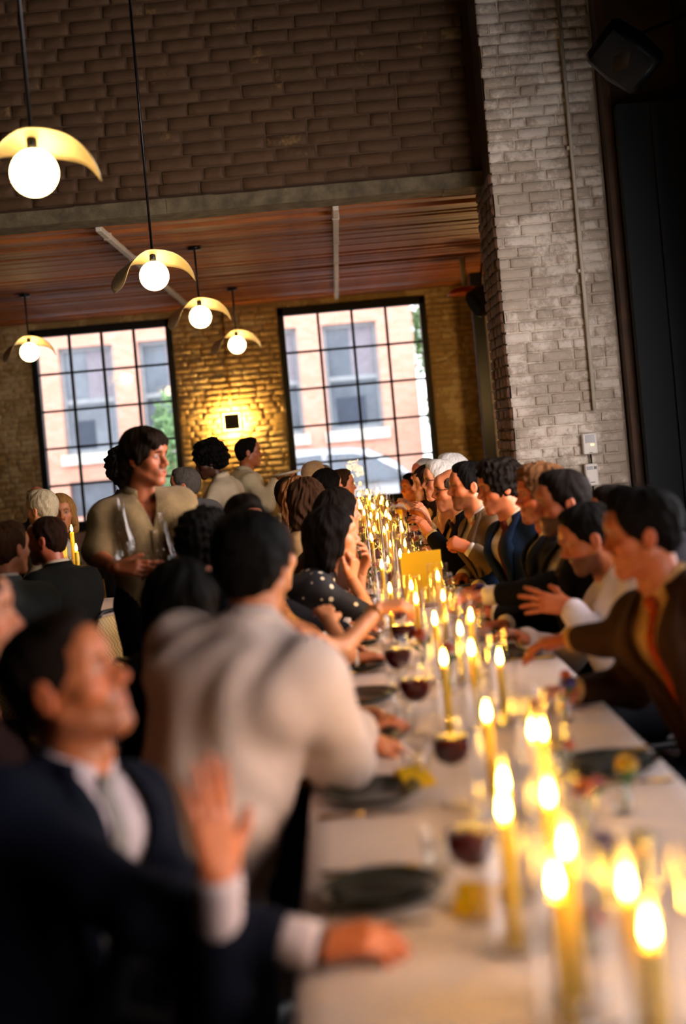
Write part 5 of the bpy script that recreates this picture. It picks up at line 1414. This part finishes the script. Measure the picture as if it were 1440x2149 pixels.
for (who, x, y, side, by) in SEATS:
    if side not in (1, -1) or who == 'man behind the brown suit': continue
    r_ = random.Random(int(y * 100) + side)
    # plates stand at an even pitch along the cloth
    ypl = y + r_.uniform(-.02, .02)
    fix = {'man in the navy suit': 2.42, 'man in the pale pink shirt': 3.09, 'dark-haired woman in black': 3.66, 'woman in sequins': 4.24, 'curly-haired man': 4.84, 'man turning round': 5.42, 'woman in polka dots': 6.02, 'man in the brown suit': 3.15, 'man behind the brown suit': 3.76}
    ypl = fix.get(who, ypl); xp = .005 if side > 0 else .575; s_ = 1 if side > 0 else -1
    plate_k.put((xp, ypl, ZS), r_.random() * 6, 'dark green stoneware plate set before the %s' % who, 'plate', 'stoneware plates along the long table')
    fork_k.put((xp - .02 * s_, ypl + .145 * s_, ZS), 0 if side > 0 else math.pi, 'brass fork beside the plate of the %s' % who, 'fork', 'brass cutlery')
    knife_k.put((xp - .02 * s_, ypl - .145 * s_, ZS), 0 if side > 0 else math.pi, 'brass knife beside the plate of the %s' % who, 'knife', 'brass cutlery')
    red = {'man in the navy suit', 'man in the pale pink shirt', 'curly-haired man', 'dark-haired woman in black', 'man turning round'}
    kind_ = 'red' if who in red else r_.choice(('white', 'empty', 'white', 'red'))
    gx, gy = xp + s_ * .165, ypl - .10 * s_ + r_.uniform(-.02, .02)
    spec = {'man in the navy suit': (990, 1780), 'man in the pale pink shirt': (947, 1575), 'dark-haired woman in black': (872, 1448), 'woman in sequins': (835, 1382), 'woman in polka dots': (800, 1212)}
    if who in spec: q = at_h(*spec[who], .875); gx, gy = q.x, q.y; kind_ = 'white' if who == 'woman in polka dots' else 'red'
    glass_k[kind_].put((gx, gy, ZS), r_.random() * 6, {'red': 'stemmed glass of red wine at the place of the %s', 'white': 'stemmed glass of white wine at the place of the %s', 'empty': 'empty stemmed glass at the place of the %s'}[kind_] % who, 'wine glass', 'stemmed wine glasses', 1.0)
    tumbler_k.put((xp + s_ * .115, ypl + .05 * s_ + .06, ZS), 0, 'water tumbler at the place of the %s' % who, 'tumbler', 'water tumblers')
# napkin on the first plate, folded yellow notes, table cards
def napkin(c, rz, label):
    P = [[Vector((-.085 + .17 * i / 8, -.055 + .11 * j / 5, .012 + .006 * math.sin(i * .9 + j) + .004 * math.sin(j * 2.1))) for j in range(6)] for i in range(9)]
    o = thicken(MB().grid(P).build('cloth_napkin', MAT['napkin'], None, True), .006, 1); o.location = c; o.rotation_euler = (0, 0, rz); tag(o, label, 'napkin', 'charcoal napkins')
napkin(Vector((.0, 2.42, ZS)), .1, 'charcoal napkin on the plate before the man in navy')
napkin(Vector((.575, 3.15, ZS)), .4, 'charcoal napkin on the plate before the man in brown')
def note(c, rz, label, w=.08, h=.055):
    m = MB().add([(-w / 2, -h, 0), (w / 2, -h, 0), (w / 2, 0, h * .75), (-w / 2, 0, h * .75), (w / 2, h * .6, 0), (-w / 2, h * .6, 0)], [(0, 1, 2, 3), (3, 2, 4, 5)])
    o = thicken(m.build('folded_note', MAT['yellow_card'], None), .0012); o.location = c; o.rotation_euler = (0, 0, rz); tag(o, label, 'card', 'yellow place notes')
q = at_h(862, 1628, ZT + .02); note(Vector((q.x, q.y, ZS)), .5, 'folded yellow note beside the plate of the man in pink')
q = at_h(1010, 1880, ZT + .02); note(Vector((q.x, q.y, ZS)), -.4, 'folded yellow piece in place of the reflection under the wine glass')  # stands in for the yellow reflection at the foot of the glass
def table_card(c, w, h, rz, label):
    e = empty('table_card', c, rz); tag(e, label, 'card', 'yellow cards standing on the long table')
    MB().box((-w / 2, -.0012, .012), (w / 2, .0012, h)).build('card', MAT['yellow_card'], e, False, (0, 0, 0))
    MB().box((-w * .35, -.025, 0), (w * .35, .025, .016), bev=.004).build('stand', MAT['brass'], e, False, (0, 0, 0))
q = at_h(893, 1275, ZT); table_card(Vector((q.x, q.y, ZS)), .190, .265, math.radians(4), 'tall yellow card standing in the middle of the table')
q = at_h(853, 1068, ZT + .0); table_card(Vector((.44, 10.9, ZS)), .15, .20, math.radians(-68), 'yellow card turned edge-on, far along the table')

# ---- candles in glass cylinders
def cylinder_glass(rad, hgt):
    e = empty('glass_cylinder', (0, 0, 0))
    MB().lathe([(rad - .003, .004), (rad, .006), (rad, hgt)], 28).build('wall_tube', MAT['glass'], e, True)
    MB().tube([(rad * math.cos(a), rad * math.sin(a), hgt) for a in [2 * math.pi * k / 28 for k in range(29)]], .0014, 6).build('rim', MAT['glass'], e, True)
    MB().lathe([(.0005, 0), (rad, 0), (rad, .006), (.0005, .004)], 28).build('base_disc', MAT['glass'], e, True)
    return e
def candle(rad, hgt):
    e = empty('candle', (0, 0, 0))
    MB().lathe([(.0005, 0), (rad, 0), (rad, hgt - .004), (rad * .8, hgt), (rad * .3, hgt - .003), (.0005, hgt - .004)], 18).build('wax_body', MAT['wax'], e, True)
    MB().tube([(0, 0, hgt - .004), (.001, 0, hgt + .009)], .0012, 6).build('wick', MAT['wick'], e, True)
    MB().lathe([(.0004, hgt + .003), (.0045, hgt + .008), (.0068, hgt + .015), (.0060, hgt + .024), (.0034, hgt + .036), (.0004, hgt + .046)], 12).build('flame', MAT['flame'], e, True)
    return e
cyl_k = {}; can_k = {}
CANDLES = []
def candle_spot(x, y, ch, gh, gr=.045, cr_=.0105):
    CANDLES.append((y, x, ch, gh, gr, cr_))
for (px, py, hh, gh) in ((1365, 1965, .95, .30), (1312, 1868, .95, .26), (1205, 1858, .95, .28), (1188, 1795, .97, .30), (1128, 1688, .97, .30), (1083, 1702, .97, .26), (1058, 1652, .95, .24),
                        (1040, 1505, .96, .32), (1102, 1545, .92, .26), (1137, 1542, .94, .28), (951, 1385, .96, .30), (1026, 1392, .93, .26), (995, 1368, .97, .32), (913, 1306, .95, .30), (970, 1326, .92, .25), (985, 1300, .95, .28),
                        (1440, 1900, .93, .26)):
    q = at_h(px, py, hh); candle_spot(q.x, q.y, hh - ZT - .022, gh)
rc = random.Random(4)
y = 5.25
while y < 14.6:
    n_ = 3 if rc.random() < .75 else 2
    for k in range(n_):
        candle_spot(.26 + (k - (n_ - 1) / 2) * .105 + rc.uniform(-.012, .012), y + rc.uniform(-.05, .05), rc.choice((.09, .12, .15, .18, .20)), rc.choice((.22, .26, .30, .34)))
    y += rc.choice((.46, .60, .80)) if not 5.9 < y < 6.1 else .65
CANDLES = [c for c in CANDLES if not (6.0 < c[0] < 6.5 and c[1] > .2)]
for _ in range(40):            # the cylinders stand clear of each other
    for i in range(len(CANDLES)):
        for j in range(i):
            a_, b_ = CANDLES[i], CANDLES[j]; dx_, dy_ = a_[1] - b_[1], a_[0] - b_[0]; dd = math.hypot(dx_, dy_)
            if dd < .097:
                s_ = (.098 - dd) / 2 / max(dd, 1e-4)
                CANDLES[i] = (a_[0] + dy_ * s_, a_[1] + dx_ * s_, *a_[2:]); CANDLES[j] = (b_[0] - dy_ * s_, b_[1] - dx_ * s_, *b_[2:])
CANDLES.sort()
num = 'one two three four five six seven eight nine'.split()
def ordinal(i):
    tens = ['', '', 'twenty', 'thirty', 'forty', 'fifty', 'sixty', 'seventy', 'eighty', 'ninety']
    if i < 20: return ords[i]
    t, u = divmod(i + 1, 10)
    return (tens[t][:-1] + 'ieth') if u == 0 else tens[t] + '-' + ords[u - 1]
for i, (y, x, ch, gh, gr, cr_) in enumerate(CANDLES):
    gh = max(gh, ch + .05)
    kg, kc = (gr, round(gh, 2)), (cr_, round(ch, 2))
    if kg not in cyl_k: cyl_k[kg] = Kind(lambda: cylinder_glass(*kg))
    if kc not in can_k: can_k[kc] = Kind(lambda: candle(*kc))
    cyl_k[kg].put((x, y, ZS), 0, 'glass cylinder around the %s candle along the long table' % ordinal(i), 'candle holder', 'glass cylinders down the long table')
    can_k[kc].put((x, y, ZS + .006), rc.random() * 6, 'lit yellow candle, %s along the long table from the camera' % ordinal(i), 'candle', 'candles down the long table')
for i, (px, py, hh, yy) in enumerate(((128, 1118, .93, 7.35), (150, 1110, .95, 7.5), (160, 1150, .88, 7.2), (135, 1140, .9, 7.6))):
    q = at(px, py, yy); kg, kc = (.045, .30), (.012, round(max(q.z - ZT - .03, .06), 2))
    if kg not in cyl_k: cyl_k[kg] = Kind(lambda: cylinder_glass(*kg))
    if kc not in can_k: can_k[kc] = Kind(lambda: candle(*kc))
    cyl_k[kg].put((q.x, q.y, ZS), 0, 'glass cylinder around the %s candle on the back table' % ords[i], 'candle holder', 'candle group on the back table')
    can_k[kc].put((q.x, q.y, ZS + .006), 0, 'lit candle, %s of four on the back table' % ords[i], 'candle', 'candle group on the back table')

# ---- flowers in bud vases
FL = {'orange': '#d8642a', 'red': '#b02a1c', 'yellow': '#e0b838', 'purple': '#5b4688', 'white': '#d8d0c0', 'pink': '#c87a86'}
FM = {k: M('petals_' + k, v, .6, var=.3, vs=60) for k, v in FL.items()}
MAT['stem'] = M('green_stem', '#3f6b2a', .6, var=.3, vs=40)
def bloom(c, r, seed):
    m = MB(); rr = random.Random(seed)
    for ring_, (n_, tilt, sc) in enumerate(((5, 1.25, .55), (7, .8, .8), (8, .35, 1.0), (8, -.05, 1.05))):
        for k in range(n_):
            a = 2 * math.pi * (k + .5 * ring_) / n_ + rr.uniform(-.1, .1); ca, sa = math.cos(a), math.sin(a)
            P = []
            for t in (0, .35, .7, 1.0):
                w_ = r * sc * .42 * math.sin(math.pi * min(.9, .15 + t * .75)); el = tilt - .5 * t
                rad = r * sc * t * math.cos(el) * .9 + r * .08; z = r * sc * t * math.sin(el) + .25 * r * (1 - ring_ * .25)
                P.append([Vector((c[0] + ca * rad - sa * s_ * w_, c[1] + sa * rad + ca * s_ * w_, c[2] + z + .12 * r * abs(s_))) for s_ in (-1, 0, 1)])
            m.grid(P)
    return m
def flower(base, tip, r, colr, label, seed):
    e = empty('flower', base); tag(e, label, 'flower', 'flowers in bud vases')
    b, t = Vector(base), Vector(tip); mid = (b + t) / 2 + Vector((.01, .01, .01))
    MB().tube([b, mid, t], .0022, 6).build('stem', MAT['stem'], e, True)
    bloom(t, r, seed).build('bloom', FM[colr], e, True)
    lf = MB(); d = (t - b).normalized(); s_ = d.orthogonal().normalized()
    for k in (-1, 1):
        p0 = b + (t - b) * (.55 + .1 * k); q = p0 + s_ * k * .05 + d * .03; w_ = d.cross(s_) * .011
        lf.add([p0, p0.lerp(q, .5) + w_ + Vector((0, 0, .006)), q, p0.lerp(q, .5) - w_ + Vector((0, 0, .006))], [(0, 1, 2, 3)])
    thicken(lf.build('leaf', MAT['stem'], e), .001)
def bud_vase():
    e = empty('bud_vase', (0, 0, 0))
    MB().lathe([(.0005, 0), (.024, 0), (.028, .012), (.026, .035), (.014, .06), (.011, .075), (.014, .085)], 24).build('bottle', MAT['glass'], e, True)
    MB().lathe([(.0005, .002), (.022, .002), (.0255, .012), (.024, .034), (.0005, .034)], 20).build('water', MAT['water'], e, True)
    return e
vase_k = Kind(bud_vase)
vspots = [(1120, 1945, 'red', .80), (1215, 1655, 'orange', .84), (1300, 1600, 'yellow', .86), (1260, 1770, 'purple', .85), (935, 1362, 'orange', .90), (1000, 1235, 'purple', .92), (826, 1182, 'orange', .88), (1180, 1432, 'purple', .86), (1350, 1760, 'white', .85), (880, 1330, 'orange', .87), (1160, 1560, 'yellow', .84)]
for i, (px, py, colr, hh) in enumerate(vspots):
    q = at_h(px, py, hh); x = min(max(q.x, .14), .60)
    if any((x - c[1]) ** 2 + (q.y - c[0]) ** 2 < .078 ** 2 for c in CANDLES):
        for dx_ in (.09, -.09, .14, -.14, .2):
            if not any((x + dx_ - c[1]) ** 2 + (q.y - c[0]) ** 2 < .078 ** 2 for c in CANDLES): x += dx_; break
    vase_k.put((x, q.y, ZS), 0, 'small glass bud vase, %s along the table from the camera' % ords[i], 'vase', 'bud vases on the long table')
    flower((x, q.y, ZS + .004), (x + rc.uniform(-.02, .02), q.y + rc.uniform(-.02, .02), hh), .026, colr, '%s flower in the %s bud vase along the table' % (colr, ords[i]), i)
    oc = rc.choice(('yellow', 'white', 'pink', 'orange'))
    flower((x + .003, q.y, ZS + .004), (x + rc.uniform(-.05, .05), q.y + rc.uniform(-.04, .04), hh + rc.uniform(-.02, .03)), .018, oc, 'smaller %s flower in the %s bud vase along the table' % (oc, ords[i]), i + 40)
for i in range(9):
    y = 6.9 + i * .85; x = .26 + .17 * (-1) ** i
    c1, c2 = rc.sample(sorted(FL), 2)
    vase_k.put((x, y, ZS), 0, 'small glass bud vase, %s beyond the tall yellow card' % ords[i], 'vase', 'bud vases on the long table')
    for j, cc in enumerate((c1, c2)):
        flower((x + .003 * j, y, ZS + .004), (x + rc.uniform(-.04, .04), y + rc.uniform(-.04, .04), ZT + rc.uniform(.13, .2)), .026, cc, '%s flower in the %s vase beyond the tall yellow card' % (cc, ords[i]), i + 60 + j)

# ---- carafes in the hands of the waiter, plates of the other one, bracelet
def carafe(c, fill, label):
    e = empty('carafe', c); tag(e, label, 'carafe', 'carafes of the waiter')
    pr = [(.0005, 0), (.048, 0), (.054, .01), (.054, .07), (.048, .10), (.028, .155), (.017, .20), (.0155, .25), (.019, .27)]
    MB().lathe(pr, 28).build('bottle', MAT['glass'], e, True, (0, 0, 0))
    MB().tube([(.019 * math.cos(a), .019 * math.sin(a), .27) for a in [2 * math.pi * k / 24 for k in range(25)]], .0016, 6).build('rim', MAT['glass'], e, True, (0, 0, 0))
    MB().lathe([(.0005, .003), (.046, .003), (.052, .011), (.052, fill), (.0005, fill)], 24).build('water', MAT['water'], e, True, (0, 0, 0))
q = at(258, 1100, 5.62); carafe(Vector((q.x, q.y, q.z - .16)), .10, 'glass carafe gripped in the right hand of the waiter')
q = at(345, 1130, 5.60); carafe(Vector((q.x, q.y, q.z - .16)), .06, 'glass carafe held against the shirt of the waiter')
for i, (px, py, yy) in enumerate(((604, 996, 11.0), (588, 1021, 11.45))):
    q = at(px, py, yy); m = MB().lathe([(.0005, .004), (.08, .004), (.125, .022), (.127, .020), (.085, 0), (.0005, 0)], 32)
    o = m.build('serving_plate', M('white_china', '#d9d2c6', .3), None, True); o.location = q; o.rotation_euler = (0, -.12, 0); tag(o, ['white plate held up by the waiter at the brick', 'lower white plate on the arm of the waiter at the brick'][i], 'plate', 'plates carried by the waiter')
A_ = PEOPLE['woman in sequins'][1]; w_ = Vector(A_['WR']); d_ = Vector(unit(A_['WR'] - A_['ER'])); a_ = d_.orthogonal().normalized(); b_ = d_.cross(a_)
o = MB().tube([w_ - d_ * .03 + (a_ * math.cos(t) + b_ * math.sin(t)) * .030 for t in [2 * math.pi * k / 24 for k in range(25)]], .0035, 8).build('bracelet', MAT['brass'], PEOPLE['woman in sequins'][0], True)
